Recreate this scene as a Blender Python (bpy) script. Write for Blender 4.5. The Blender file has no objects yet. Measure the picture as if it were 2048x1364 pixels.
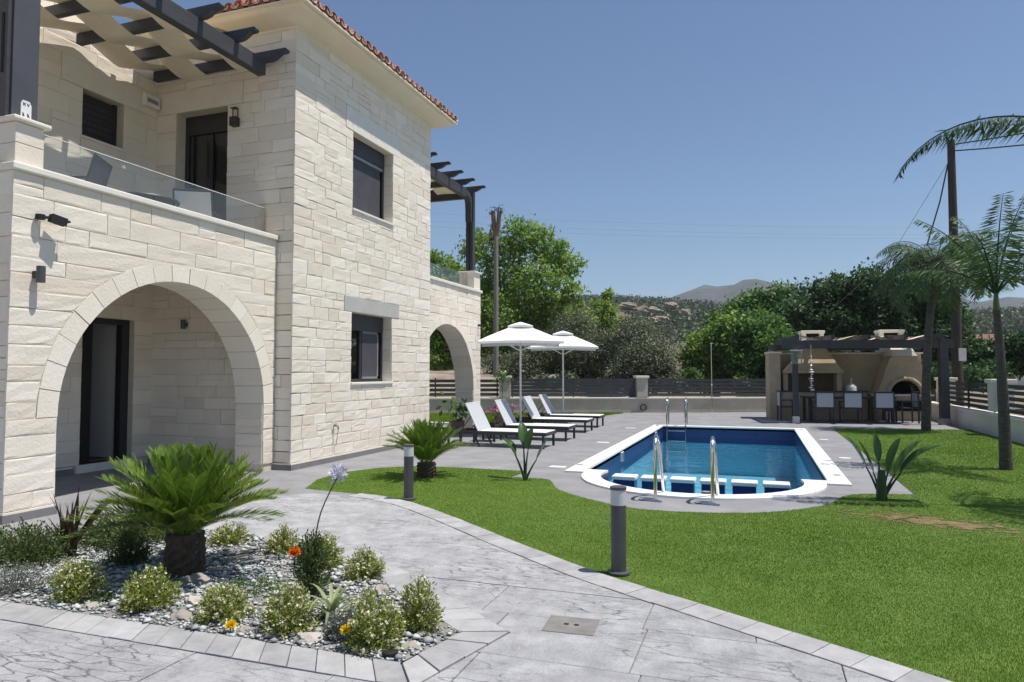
import bpy, bmesh, math, random
import numpy as np
from mathutils import Vector, Matrix
from mathutils.geometry import tessellate_polygon
random.seed(7); rng = np.random.default_rng(7)
R = math.radians
scene = bpy.context.scene
COL = scene.collection

# ------------------------------------------------------------------ camera
F_PX = 1390.0; PITCH = math.atan(62 / F_PX); YAW = math.atan(491 * math.cos(PITCH) / F_PX)
EYE = Vector((0, 0, 1.5))
FWD = Vector((-math.sin(YAW) * math.cos(PITCH), math.cos(YAW) * math.cos(PITCH), math.sin(PITCH)))
RGT = Vector((math.cos(YAW), math.sin(YAW), 0)); UPV = RGT.cross(FWD)
cd = bpy.data.cameras.new('camera'); cam = bpy.data.objects.new('camera', cd); COL.objects.link(cam)
cd.sensor_width = 36; cd.lens = F_PX / 2048 * 36; cd.clip_start = 0.05; cd.clip_end = 6000
cam.location = EYE; cam.rotation_euler = FWD.to_track_quat('-Z', 'Y').to_euler()
scene.camera = cam
# ------------------------------------------------------------------ sky, sun, exposure
SUN_EL, SUN_AZ = R(69), R(8)
world = bpy.data.worlds.new('World'); scene.world = world; world.use_nodes = True
wn = world.node_tree.nodes; wl = world.node_tree.links
bg = wn['Background']; sky = wn.new('ShaderNodeTexSky'); sky.sky_type = 'NISHITA'; sky.sun_disc = False
sky.sun_elevation = SUN_EL; sky.sun_rotation = math.pi / 2 - SUN_AZ
sky.air_density = 1.0; sky.dust_density = 0.2; sky.ozone_density = 5.5; sky.altitude = 0
wl.new(sky.outputs[0], bg.inputs[0]); bg.inputs[1].default_value = 0.082
sd = bpy.data.lights.new('sun', 'SUN'); sd.energy = 4.3; sd.angle = R(0.5); sd.color = (1.0, 0.95, 0.87)
so = bpy.data.objects.new('sun', sd); COL.objects.link(so)
SUNV = Vector((math.cos(SUN_EL) * math.cos(SUN_AZ), math.cos(SUN_EL) * math.sin(SUN_AZ), math.sin(SUN_EL)))
so.rotation_euler = SUNV.to_track_quat('Z', 'Y').to_euler(); so.location = (20, 5, 40)
scene.view_settings.view_transform = 'Standard'; scene.view_settings.look = 'None'
scene.view_settings.exposure = 0.42; scene.view_settings.gamma = 1.0
scene.render.engine = 'CYCLES'
scene.cycles.max_bounces = 8; scene.cycles.transparent_max_bounces = 16

def at(px, py, Y):
    d = FWD * F_PX + RGT * (px - 1024) - UPV * (py - 682)
    return EYE + d * (Y / d.y)
def depth(p): return (Vector(p) - EYE).dot(FWD)
def proj(p):
    v = Vector(p) - EYE; w = v.dot(FWD)
    return 1024 + F_PX * v.dot(RGT) / w, 682 - F_PX * v.dot(UPV) / w, w

# ------------------------------------------------------------------ materials
MATS = {}
def mat(name, col, col2=None, rough=.6, scale=6, bump=0, bscale=40, spec=.5, metal=0, tint=False, detail=6, streak=None, bdist=.01, tw=.6):
    """principled with noise between col and col2, optional per-face tint attribute and bump"""
    m = bpy.data.materials.new(name); m.use_nodes = True; MATS[name] = m
    nt = m.node_tree; n = nt.nodes; l = nt.links; p = n['Principled BSDF']
    p.inputs['Roughness'].default_value = rough; p.inputs['Metallic'].default_value = metal
    p.inputs['Specular IOR Level'].default_value = spec
    tc = n.new('ShaderNodeTexCoord')
    geo = n.new('ShaderNodeNewGeometry')
    src = geo.outputs['Position']
    if streak:
        mp = n.new('ShaderNodeMapping'); mp.inputs['Scale'].default_value = streak; l.new(src, mp.inputs[0]); src = mp.outputs[0]
    if col2 is None:
        p.inputs['Base Color'].default_value = (*col, 1)
    else:
        nz = n.new('ShaderNodeTexNoise'); nz.inputs['Scale'].default_value = scale; nz.inputs['Detail'].default_value = detail
        nz.inputs['Roughness'].default_value = .65
        l.new(src, nz.inputs['Vector'])
        rp = n.new('ShaderNodeValToRGB'); rp.color_ramp.elements[0].position = .3; rp.color_ramp.elements[1].position = .7
        rp.color_ramp.elements[0].color = (*col, 1); rp.color_ramp.elements[1].color = (*col2, 1)
        fac = nz.outputs['Fac']
        if tint:
            at_ = n.new('ShaderNodeAttribute'); at_.attribute_name = 'tint'
            mx = n.new('ShaderNodeMix'); mx.inputs[0].default_value = tw
            l.new(fac, mx.inputs[2]); l.new(at_.outputs['Fac'], mx.inputs[3]); fac = mx.outputs[0]
        l.new(fac, rp.inputs[0]); l.new(rp.outputs[0], p.inputs['Base Color'])
    if bump:
        bz = n.new('ShaderNodeTexNoise'); bz.inputs['Scale'].default_value = bscale; bz.inputs['Detail'].default_value = 8
        bz.inputs['Roughness'].default_value = .7
        l.new(src, bz.inputs['Vector'])
        bp = n.new('ShaderNodeBump'); bp.inputs['Strength'].default_value = bump; bp.inputs['Distance'].default_value = bdist
        l.new(bz.outputs['Fac'], bp.inputs['Height']); l.new(bp.outputs[0], p.inputs['Normal'])
    return m
def leafmat(name, dark, light, trans=.48, rough=.5, spec=.35):
    m = bpy.data.materials.new(name); m.use_nodes = True; MATS[name] = m
    nt = m.node_tree; n = nt.nodes; l = nt.links; p = n['Principled BSDF']; out = n['Material Output']
    p.inputs['Roughness'].default_value = rough; p.inputs['Specular IOR Level'].default_value = spec
    a = n.new('ShaderNodeAttribute'); a.attribute_name = 'tint'
    rp = n.new('ShaderNodeValToRGB'); rp.color_ramp.elements[0].color = (*dark, 1); rp.color_ramp.elements[1].color = (*light, 1)
    l.new(a.outputs['Fac'], rp.inputs[0]); l.new(rp.outputs[0], p.inputs['Base Color'])
    tr = n.new('ShaderNodeBsdfTranslucent'); l.new(rp.outputs[0], tr.inputs[0])
    mx = n.new('ShaderNodeMixShader'); mx.inputs[0].default_value = trans
    l.new(p.outputs[0], mx.inputs[1]); l.new(tr.outputs[0], mx.inputs[2]); l.new(mx.outputs[0], out.inputs[0])
    return m
def glassmat(name, tint, rough=.02, ior=1.45, base=None, basemix=0.0):
    """thin sheet: tinted transparency plus fresnel reflection (light passes straight through)"""
    m = bpy.data.materials.new(name); m.use_nodes = True; MATS[name] = m
    nt = m.node_tree; n = nt.nodes; l = nt.links; n.remove(n['Principled BSDF']); out = n['Material Output']
    t = n.new('ShaderNodeBsdfTransparent'); t.inputs[0].default_value = (*tint, 1)
    g = n.new('ShaderNodeBsdfGlossy'); g.inputs['Roughness'].default_value = rough
    fr = n.new('ShaderNodeFresnel'); fr.inputs[0].default_value = ior
    first = t.outputs[0]
    if base:
        d = n.new('ShaderNodeBsdfDiffuse'); d.inputs[0].default_value = (*base, 1)
        mb = n.new('ShaderNodeMixShader'); mb.inputs[0].default_value = basemix
        l.new(t.outputs[0], mb.inputs[1]); l.new(d.outputs[0], mb.inputs[2]); first = mb.outputs[0]
    mx = n.new('ShaderNodeMixShader'); l.new(fr.outputs[0], mx.inputs[0]); l.new(first, mx.inputs[1]); l.new(g.outputs[0], mx.inputs[2])
    l.new(mx.outputs[0], out.inputs[0])
    return m

stoneM = mat('limestone', (.71, .63, .525), (.82, .755, .66), rough=.9, scale=3, bump=.55, bscale=26, spec=.15, tint=True, bdist=.012)
mortarM = mat('mortar', (.56, .50, .41), (.66, .59, .50), rough=.95, scale=9, spec=.1)
trimM = mat('white_marble_trim', (.70, .66, .58), (.78, .74, .66), rough=.5, scale=4)
plasterM = mat('cornice_plaster', (.70, .60, .46), (.76, .66, .52), rough=.85, scale=2, spec=.15)
lintelM = mat('grey_lintel', (.40, .40, .37), (.46, .46, .43), rough=.8, scale=3)
greyskirtM = mat('grey_skirting', (.17, .16, .16), (.22, .21, .21), rough=.6)
tileM = mat('terracotta', (.27, .075, .04), (.46, .17, .10), rough=.8, scale=5, bump=.3, bscale=60, tint=True)
tilemortM = mat('tile_bedding', (.62, .52, .45), (.72, .63, .57), rough=.9, scale=12)
darkM = mat('anthracite_frame', (.022, .022, .026), (.030, .030, .034), rough=.45, scale=3)
pergM = mat('dark_painted_timber', (.035, .036, .042), (.055, .055, .062), rough=.55, scale=4, bump=.12, bscale=60, streak=(8, 1, 8))
pergLM = mat('grey_painted_post', (.06, .062, .072), (.08, .082, .092), rough=.5, scale=3)
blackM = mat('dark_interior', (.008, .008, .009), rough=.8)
curtainM = mat('curtain', (.10, .09, .085), (.16, .15, .14), rough=.9, scale=3, streak=(14, 14, .4))
screenM = mat('insect_screen', (.045, .045, .055), (.065, .065, .075), rough=.7, scale=4)
whiteM = mat('white_plastic', (.75, .75, .74), rough=.4)
clothM = mat('cream_fabric', (.72, .62, .46), (.80, .71, .56), rough=.95, scale=3, spec=.05)
deckM = mat('grey_deck_coating', (.19, .19, .202), (.29, .288, .298), rough=.8, scale=1.7, bump=.12, bscale=120, spec=.3)
pathM = mat('stamped_concrete', (.20, .20, .212), (.52, .52, .535), rough=.75, scale=4.6, bump=1.0, bscale=13, tint=True, bdist=.03, detail=12, tw=.35)
def add_veins(m, amount=1.0, scale=6.5):
    n = m.node_tree.nodes; l = m.node_tree.links; p = n['Principled BSDF']
    geo = n.new('ShaderNodeNewGeometry')
    mp = n.new('ShaderNodeMapping'); mp.inputs['Rotation'].default_value = (0, 0, .35); mp.inputs['Scale'].default_value = (.7, 2.8, 1); l.new(geo.outputs['Position'], mp.inputs[0])
    dn = n.new('ShaderNodeTexNoise'); dn.inputs['Scale'].default_value = 2.2; dn.inputs['Detail'].default_value = 6; l.new(mp.outputs[0], dn.inputs['Vector'])
    ad = n.new('ShaderNodeMixRGB'); ad.inputs[0].default_value = .32; l.new(mp.outputs[0], ad.inputs[1]); l.new(dn.outputs['Color'], ad.inputs[2])
    vo = n.new('ShaderNodeTexVoronoi'); vo.feature = 'DISTANCE_TO_EDGE'; vo.inputs['Scale'].default_value = scale; l.new(ad.outputs[0], vo.inputs['Vector'])
    mr = n.new('ShaderNodeMapRange'); mr.inputs[1].default_value = 0; mr.inputs[2].default_value = .04; mr.inputs[3].default_value = 1; mr.inputs[4].default_value = 0; l.new(vo.outputs['Distance'], mr.inputs[0])
    ms = n.new('ShaderNodeTexNoise'); ms.inputs['Scale'].default_value = 1.3; ms.inputs['Detail'].default_value = 3; l.new(geo.outputs['Position'], ms.inputs['Vector'])
    mr2 = n.new('ShaderNodeMapRange'); mr2.inputs[1].default_value = .42; mr2.inputs[2].default_value = .58; l.new(ms.outputs['Fac'], mr2.inputs[0])
    mu = n.new('ShaderNodeMath'); mu.operation = 'MULTIPLY'; l.new(mr.outputs[0], mu.inputs[0]); l.new(mr2.outputs[0], mu.inputs[1])
    mu2 = n.new('ShaderNodeMath'); mu2.operation = 'MULTIPLY'; mu2.inputs[1].default_value = amount; l.new(mu.outputs[0], mu2.inputs[0])
    src = p.inputs['Base Color'].links[0].from_socket
    mx = n.new('ShaderNodeMixRGB'); l.new(mu2.outputs[0], mx.inputs[0]); l.new(src, mx.inputs[1]); mx.inputs[2].default_value = (.13, .13, .14, 1); l.new(mx.outputs[0], p.inputs['Base Color'])
    b0 = [x for x in n if x.type == 'BUMP'][0]; b1 = n.new('ShaderNodeBump'); b1.invert = True; b1.inputs['Strength'].default_value = .5; b1.inputs['Distance'].default_value = .01
    l.new(mu.outputs[0], b1.inputs['Height']); l.new(b0.outputs[0], b1.inputs['Normal']); l.new(b1.outputs[0], p.inputs['Normal'])
add_veins(pathM)
jointM = mat('path_joint', (.20, .20, .205), (.27, .27, .28), rough=.9, scale=5)
paverM = mat('border_paver', (.24, .24, .247), (.47, .465, .468), rough=.75, scale=7, bump=.6, bscale=16, tint=True, detail=10, tw=.45)
soilM = mat('gravel_soil', (.13, .12, .11), (.32, .31, .30), rough=.95, scale=14, bump=.6, bscale=40)
gravelM = mat('gravel_chips', (.13, .145, .14), (.52, .535, .525), rough=.85, scale=6, tint=True)
rockM = mat('garden_rock', (.22, .195, .165), (.46, .42, .37), rough=.9, scale=9, bump=.5, bscale=30, tint=True)
copingM = mat('white_pool_coping', (.74, .73, .70), (.80, .79, .76), rough=.6, scale=3, bump=.05, bscale=80)
chromeM = mat('polished_steel', (.75, .74, .71), rough=.12, metal=1)
wallcreamM = mat('boundary_render', (.44, .38, .29), (.60, .53, .43), rough=.9, scale=1.6, bump=.2, bscale=30)
wallwhiteM = mat('right_wall_render', (.58, .56, .52), (.68, .66, .62), rough=.9, scale=1.6, bump=.15, bscale=30)
slatM = mat('charcoal_slat', (.035, .038, .042), (.055, .058, .062), rough=.55, scale=2, streak=(1, 1, 12))
trunkM = mat('palm_trunk', (.045, .038, .033), (.115, .10, .086), rough=.95, scale=9, bump=.6, bscale=25, streak=(1, 1, 4))
cycTrunkM = mat('cycad_trunk', (.035, .022, .015), (.10, .07, .045), rough=.95, scale=18, bump=.8, bscale=30)
barkM = mat('bark', (.09, .07, .055), (.20, .17, .14), rough=.95, scale=5, bump=.5, bscale=20, streak=(4, 4, .6))
poleM = mat('weathered_pole', (.16, .145, .125), (.28, .26, .235), rough=.9, scale=3, bump=.3, bscale=30, streak=(8, 8, .5))
poleDM = mat('tarred_pole', (.028, .024, .021), (.06, .05, .044), rough=.9, scale=3, bump=.3, bscale=30, streak=(8, 8, .5))
slingM = mat('grey_sling', (.42, .44, .46), (.48, .50, .52), rough=.8, scale=30)
seatM = mat('white_sling', (.68, .68, .67), (.74, .74, .73), rough=.8, scale=30)
parasolM = mat('white_canvas', (.78, .78, .77), (.82, .82, .81), rough=.9, scale=3)
bollM = mat('bollard_grey', (.055, .055, .06), (.075, .075, .08), rough=.45, scale=6)
bollHeadM = mat('bollard_head', (.48, .49, .50), (.56, .57, .58), rough=.35, scale=6)
potM = mat('clay_pot', (.16, .10, .075), (.25, .16, .12), rough=.9, scale=5)
poolDarkM = mat('navy_mosaic', (.008, .025, .10), (.014, .045, .16), rough=.3, scale=14)
poolLightM = mat('blue_mosaic', (.21, .50, .66), (.27, .58, .73), rough=.35, scale=9)
plateM = mat('grey_plate', (.26, .26, .26), rough=.5)
ironM = mat('cast_iron', (.16, .15, .14), (.24, .225, .21), rough=.8, scale=12, bump=.3, bscale=50)
kitM = mat('kitchen_render', (.38, .29, .19), (.54, .43, .30), rough=.9, scale=1.5, bump=.25, bscale=25)
kitWM = mat('kitchen_white', (.62, .60, .55), (.70, .68, .63), rough=.8, scale=3)
brownM = mat('brown_panel', (.10, .065, .03), (.15, .10, .05), rough=.7, scale=3)
sootM = mat('soot', (.008, .007, .006), rough=1)
tableM = mat('charcoal_table', (.03, .032, .038), (.045, .047, .053), rough=.5, scale=3)
ceramicM = mat('ceramic', (.62, .62, .62), (.75, .75, .75), rough=.3, scale=5)
glassM = glassmat('green_balcony_glass', (.90, .94, .93), base=(.42, .47, .50), basemix=.10)
paneM = glassmat('window_glass', (.35, .37, .38), rough=.01, ior=1.7)
tableGlassM = glassmat('smoked_glass', (.3, .33, .34), ior=1.6)
waterM = glassmat('pool_water', (.76, .93, .97), rough=.015, ior=1.333)
nt = waterM.node_tree
_g = [x for x in nt.nodes if x.type == 'BSDF_GLOSSY'][0]; _f = [x for x in nt.nodes if x.type == 'FRESNEL'][0]
_n = nt.nodes.new('ShaderNodeTexNoise'); _n.inputs['Scale'].default_value = 3.0; _n.inputs['Detail'].default_value = 3
_p = nt.nodes.new('ShaderNodeNewGeometry'); nt.links.new(_p.outputs['Position'], _n.inputs['Vector'])
_b = nt.nodes.new('ShaderNodeBump'); _b.inputs['Strength'].default_value = .22; _b.inputs['Distance'].default_value = .08
nt.links.new(_n.outputs['Fac'], _b.inputs['Height']); nt.links.new(_b.outputs[0], _g.inputs['Normal']); nt.links.new(_b.outputs[0], _f.inputs['Normal'])
leafBright = leafmat('leaf_bright', (.10, .20, .025), (.34, .47, .10))
leafMid = leafmat('leaf_mid', (.045, .12, .022), (.18, .30, .065))
leafDark = leafmat('leaf_dark', (.02, .06, .018), (.085, .165, .05))
leafScrub = leafmat('scrub_leaf', (.04, .06, .03), (.14, .17, .09), trans=.2)
leafOlive = leafmat('leaf_olive', (.08, .10, .05), (.20, .225, .13), trans=.2)
leafCycad = leafmat('cycad_leaf', (.05, .105, .010), (.20, .30, .035), trans=.25, rough=.35, spec=.6)
leafStrel = leafmat('paddle_leaf', (.03, .075, .015), (.09, .17, .05), trans=.3, rough=.35, spec=.5)
leafPalm = leafmat('palm_leaf', (.03, .07, .02), (.12, .19, .065), trans=.35)
leafShrub = leafmat('shrub_leaf', (.11, .155, .02), (.40, .44, .10), trans=.25)
leafHeath = leafmat('heath_leaf', (.04, .075, .02), (.15, .20, .06), trans=.25)
leafGrey = leafmat('grey_leaf', (.12, .14, .11), (.26, .28, .24), trans=.2)
leafRed = leafmat('flax_leaf', (.035, .022, .016), (.13, .085, .05), trans=.2)
leafStrap = leafmat('strap_leaf', (.12, .17, .06), (.36, .42, .20), trans=.3)
petalCream = leafmat('cream_petal', (.60, .55, .34), (.84, .80, .64), trans=.3)
petalYellow = leafmat('yellow_petal', (.82, .56, .01), (.90, .70, .03), trans=.2)
petalOrange = leafmat('orange_petal', (.75, .16, .01), (.85, .26, .02), trans=.2)
petalPink = leafmat('pink_petal', (.35, .05, .18), (.65, .20, .42), trans=.3)
petalLilac = leafmat('lilac_petal', (.48, .48, .58), (.68, .68, .76), trans=.3)
grassM = leafmat('grass_blade', (.095, .185, .012), (.29, .40, .05), trans=.3, rough=.6, spec=.2)

# ------------------------------------------------------------------ object helpers
def link(o): COL.objects.link(o); return o
def tag(o, label=None, cat=None, group=None, kind=None):
    if label: o['label'] = label
    if cat: o['category'] = cat
    if group: o['group'] = group
    if kind: o['kind'] = kind
    return o
def thing(name, label, cat, loc=(0, 0, 0), rz=0, group=None):
    o = link(bpy.data.objects.new(name, None)); o.empty_display_size = .1
    o.location = loc; o.rotation_euler = (0, 0, rz)
    return tag(o, label, cat, group)
def basis(o):
    return Matrix.Translation(o.location) @ o.rotation_euler.to_matrix().to_4x4()
def attach(o, parent, world_built=False):
    o.parent = parent
    if world_built and parent.type == 'EMPTY': o.matrix_parent_inverse = basis(parent).inverted()
    return o
def copy_tree(o, parent=None):
    c = link(o.copy()); c.parent = parent
    for ch in [x for x in o.children]: copy_tree(ch, c)
    return c
class MB:
    def __init__(s): s.v = []; s.f = []; s.t = []
    def add(s, vs, fs, t=None):
        b = len(s.v); s.v += [tuple(x) for x in vs]
        for f in fs: s.f.append([b + i for i in f]); s.t.append(.5 if t is None else t)
        return s
    def box(s, a, b, t=None):
        x0, y0, z0 = a; x1, y1, z1 = b
        return s.add([(x0, y0, z0), (x1, y0, z0), (x1, y1, z0), (x0, y1, z0), (x0, y0, z1), (x1, y0, z1), (x1, y1, z1), (x0, y1, z1)],
                     [(0, 3, 2, 1), (4, 5, 6, 7), (0, 1, 5, 4), (1, 2, 6, 5), (2, 3, 7, 6), (3, 0, 4, 7)], t)
    def bar(s, p0, p1, w, h, upv=(0, 0, 1)):
        p0 = Vector(p0); p1 = Vector(p1); d = (p1 - p0).normalized(); u = Vector(upv)
        sx = d.cross(u)
        if sx.length < 1e-4: sx = d.cross(Vector((1, 0, 0)))
        sx.normalize(); uu = sx.cross(d)
        c = []
        for p in (p0, p1):
            for a, b in ((-1, -1), (1, -1), (1, 1), (-1, 1)): c.append(p + sx * a * w / 2 + uu * b * h / 2)
        return s.add(c, [(0, 1, 2, 3), (7, 6, 5, 4), (0, 4, 5, 1), (1, 5, 6, 2), (2, 6, 7, 3), (3, 7, 4, 0)])
    def tube(s, path, rad, n=8, cap=True):
        path = [Vector(p) for p in path]
        if not hasattr(rad, '__len__'): rad = [rad] * len(path)
        vs = []; fs = []; prev = None
        for i, p in enumerate(path):
            d = (path[min(i + 1, len(path) - 1)] - path[max(i - 1, 0)]).normalized()
            if prev is None:
                a = d.cross(Vector((0, 0, 1)))
                if a.length < 1e-3: a = d.cross(Vector((1, 0, 0)))
            else: a = prev - d * prev.dot(d)
            a.normalize(); prev = a; b = d.cross(a)
            for k in range(n):
                th = 2 * math.pi * k / n; vs.append(p + (a * math.cos(th) + b * math.sin(th)) * rad[i])
        for i in range(len(path) - 1):
            for k in range(n):
                k2 = (k + 1) % n; fs.append((i * n + k, i * n + k2, (i + 1) * n + k2, (i + 1) * n + k))
        if cap: fs.append(tuple(range(n))[::-1]); fs.append(tuple((len(path) - 1) * n + k for k in range(n)))
        return s.add(vs, fs)
    def lathe(s, prof, c=(0, 0, 0), n=16):
        vs = []; fs = []
        for r_, z in prof:
            for k in range(n):
                th = 2 * math.pi * k / n; vs.append((c[0] + r_ * math.cos(th), c[1] + r_ * math.sin(th), c[2] + z))
        for i in range(len(prof) - 1):
            for k in range(n):
                k2 = (k + 1) % n; fs.append((i * n + k, i * n + k2, (i + 1) * n + k2, (i + 1) * n + k))
        fs.append(tuple(range(n))[::-1]); fs.append(tuple((len(prof) - 1) * n + k for k in range(n)))
        return s.add(vs, fs)
    def prism(s, poly, z0, z1, t=None, bev=0):
        n = len(poly)
        if bev:
            c = [sum(p[0] for p in poly) / n, sum(p[1] for p in poly) / n]
            top = []
            for p in poly:
                d = Vector((c[0] - p[0], c[1] - p[1])); L = d.length or 1; d = d / L * min(bev * 1.4, L * .3); top.append((p[0] + d.x, p[1] + d.y))
            vs = [(p[0], p[1], z0) for p in poly] + [(p[0], p[1], z1 - bev * .6) for p in poly] + [(p[0], p[1], z1) for p in top]
            fs = [tuple(range(n))[::-1], tuple(2 * n + i for i in range(n))]
            for i in range(n):
                j = (i + 1) % n; fs.append((i, j, n + j, n + i)); fs.append((n + i, n + j, 2 * n + j, 2 * n + i))
        else:
            vs = [(p[0], p[1], z0) for p in poly] + [(p[0], p[1], z1) for p in poly]
            fs = [tuple(range(n))[::-1], tuple(n + i for i in range(n))]
            for i in range(n):
                j = (i + 1) % n; fs.append((i, j, n + j, n + i))
        return s.add(vs, fs, t)
    def mesh(s, name, tint=False):
        me = bpy.data.meshes.new(name); me.from_pydata(s.v, [], s.f); me.update()
        if tint:
            a = me.attributes.new('tint', 'FLOAT', 'FACE'); a.data.foreach_set('value', s.t)
        return me
    def build(s, name, m, parent=None, world=False, smooth=False, tint=False, bevel=0):
        me = s.mesh(name, tint); me.materials.append(m)
        if smooth: me.shade_smooth() if smooth is True else me.shade_smooth()
        o = link(bpy.data.objects.new(name, me))
        if parent: attach(o, parent, world)
        if bevel:
            b = o.modifiers.new('bevel', 'BEVEL'); b.width = bevel; b.segments = 2; b.limit_method = 'ANGLE'
        return o
def autosmooth(o, ang=40):
    me = o.data; me.shade_smooth()
    try: me.set_sharp_from_angle(angle=R(ang))
    except Exception: pass
    return o
def np_obj(name, V, Fc, m, parent=None, world=False, tint=None):
    V = np.asarray(V, dtype=np.float32); Fc = np.asarray(Fc, dtype=np.int32); k = Fc.shape[1]
    me = bpy.data.meshes.new(name)
    me.vertices.add(len(V)); me.vertices.foreach_set('co', V.ravel())
    me.loops.add(Fc.size); me.loops.foreach_set('vertex_index', Fc.ravel())
    me.polygons.add(len(Fc)); me.polygons.foreach_set('loop_start', np.arange(0, Fc.size, k, dtype=np.int32))
    me.update(calc_edges=True)
    if tint is not None:
        a = me.attributes.new('tint', 'FLOAT', 'FACE'); a.data.foreach_set('value', np.asarray(tint, dtype=np.float32))
    me.materials.append(m)
    o = link(bpy.data.objects.new(name, me))
    if parent: attach(o, parent, world)
    return o
def unit(a): return a / np.maximum(np.linalg.norm(a, axis=-1, keepdims=True), 1e-9)
def leaf_quads(P, L, Wd, nrm=None, flat=.5, dirs=None):
    """diamond leaves at points P; returns verts, faces"""
    n = len(P); d = unit(rng.normal(size=(n, 3))) if dirs is None else unit(dirs)
    if nrm is None: nrm = unit(rng.normal(size=(n, 3)) + np.array([0, 0, flat * 2]))
    b = unit(np.cross(d, nrm)); L = np.asarray(L).reshape(-1, 1) * np.ones((n, 1)); Wd = np.asarray(Wd).reshape(-1, 1) * np.ones((n, 1))
    V = np.stack([P, P + d * L * .5 + b * Wd * .5, P + d * L, P + d * L * .5 - b * Wd * .5], 1).reshape(-1, 3)
    Fc = np.arange(4 * n).reshape(n, 4); return V, Fc
def sheet(name, poly, z, m, holes=(), kind='structure', label=None, cat=None):
    loops = [[Vector((p[0], p[1], 0)) for p in poly]] + [[Vector((p[0], p[1], 0)) for p in h] for h in holes]
    tris = tessellate_polygon(loops); pts = [v for lp in loops for v in lp]
    fs = []
    for a, b, c in tris:
        n = (pts[b] - pts[a]).cross(pts[c] - pts[a]).z
        fs.append((a, b, c) if n > 0 else (a, c, b))
    mb = MB().add([(v.x, v.y, z) for v in pts], fs); o = mb.build(name, m)
    return tag(o, label, cat, kind=kind)
def inside(poly, P):
    x, y = P[:, 0], P[:, 1]; r = np.zeros(len(P), bool); n = len(poly)
    for i in range(n):
        x0, y0 = poly[i]; x1, y1 = poly[(i + 1) % n]
        c = ((y0 > y) != (y1 > y)); xi = (x1 - x0) * (y - y0) / ((y1 - y0) or 1e-9) + x0; r ^= c & (x < xi)
    return r
def spline(pts, n=5):
    out = []
    for i in range(len(pts) - 1):
        p0 = np.array(pts[max(i - 1, 0)]); p1 = np.array(pts[i]); p2 = np.array(pts[i + 1]); p3 = np.array(pts[min(i + 2, len(pts) - 1)])
        for k in range(n):
            t = k / n; out.append(tuple(.5 * ((2 * p1) + (-p0 + p2) * t + (2 * p0 - 5 * p1 + 4 * p2 - p3) * t * t + (-p0 + 3 * p1 - 3 * p2 + p3) * t ** 3)))
    out.append(tuple(pts[-1])); return out
def clip_convex(poly, rect):
    x0, y0, x1, y1 = rect
    for ax, val, sg in ((0, x0, 1), (0, x1, -1), (1, y0, 1), (1, y1, -1)):
        out = []; n = len(poly)
        for i in range(n):
            a = poly[i]; b = poly[(i + 1) % n]; da = (a[ax] - val) * sg; db = (b[ax] - val) * sg
            if da >= 0: out.append(a)
            if (da >= 0) != (db >= 0):
                t = da / (da - db); out.append((a[0] + (b[0] - a[0]) * t, a[1] + (b[1] - a[1]) * t))
        poly = out
        if len(poly) < 3: return []
    return poly
def area(poly): return abs(sum(poly[i][0] * poly[(i + 1) % len(poly)][1] - poly[(i + 1) % len(poly)][0] * poly[i][1] for i in range(len(poly)))) / 2

# ------------------------------------------------------------------ GROUND, DECK, POOL, PATH, LAWN
PX0, PX1, PY0, PY1 = -2.48, .88, 10.42, 19.55      # pool interior
PC, PR = (-.80, 10.14), 1.37                        # roman end
def arc(c, r, a0, a1, n): return [(c[0] + r * math.cos(R(a0 + (a1 - a0) * i / n)), c[1] + r * math.sin(R(a0 + (a1 - a0) * i / n))) for i in range(n + 1)]
def pool_outline(off):
    r = PR + off; y = PY0 - off
    a = math.degrees(math.asin(max(-1, min(1, (y - PC[1]) / r))))
    A = arc(PC, r, -180 - a if a < 0 else 180 - a, 360 + a, 28) if False else arc(PC, r, 180 - a, 360 + a, 28)
    return [(PX0 - off, y)] + A + [(PX1 + off, y), (PX1 + off, PY1 + off), (PX0 - off, PY1 + off)]
OUT = pool_outline(.27); INN = pool_outline(0)
BIG = [(-2500, -300), (2500, -300), (2500, 3000), (-2500, 3000)]
drygroundM = mat('dry_ground', (.12, .11, .06), (.30, .23, .15), rough=.95, scale=.35, bump=.4, bscale=3)
sheet('ground', BIG, -.05, drygroundM, holes=[OUT])
fy = lambda x: 23.7 + .4175 * (x + 9.6)
DECK = [(-14, -6), (5.15, -6), (5.15, fy(5.15) - 3.5), (.9, fy(.9) - .1), (-14, fy(-14) - .1)]
deck = sheet('deck', DECK, 0, deckM, holes=[OUT])
# pool shell
pool = thing('swimming_pool', 'rectangular blue pool with white coping and rounded near end', 'swimming pool', (-.8, 15, 0))
WL = -.27
def ring_wall(name, z0, z1, m):
    mb = MB(); n = len(INN)
    for i in range(n):
        a = INN[i]; b = INN[(i + 1) % n]
        mb.add([(a[0], a[1], z0), (b[0], b[1], z0), (b[0], b[1], z1), (a[0], a[1], z1)], [(0, 1, 2, 3)])
    return mb.build(name, m, pool, True)
ring_wall('tile_band', -.42, -.01, poolDarkM); ring_wall('basin_wall', -1.25, -.42, poolLightM)
fl = sheet('basin_floor', INN, -1.25, poolLightM, kind=None); attach(fl, pool, True)
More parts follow.
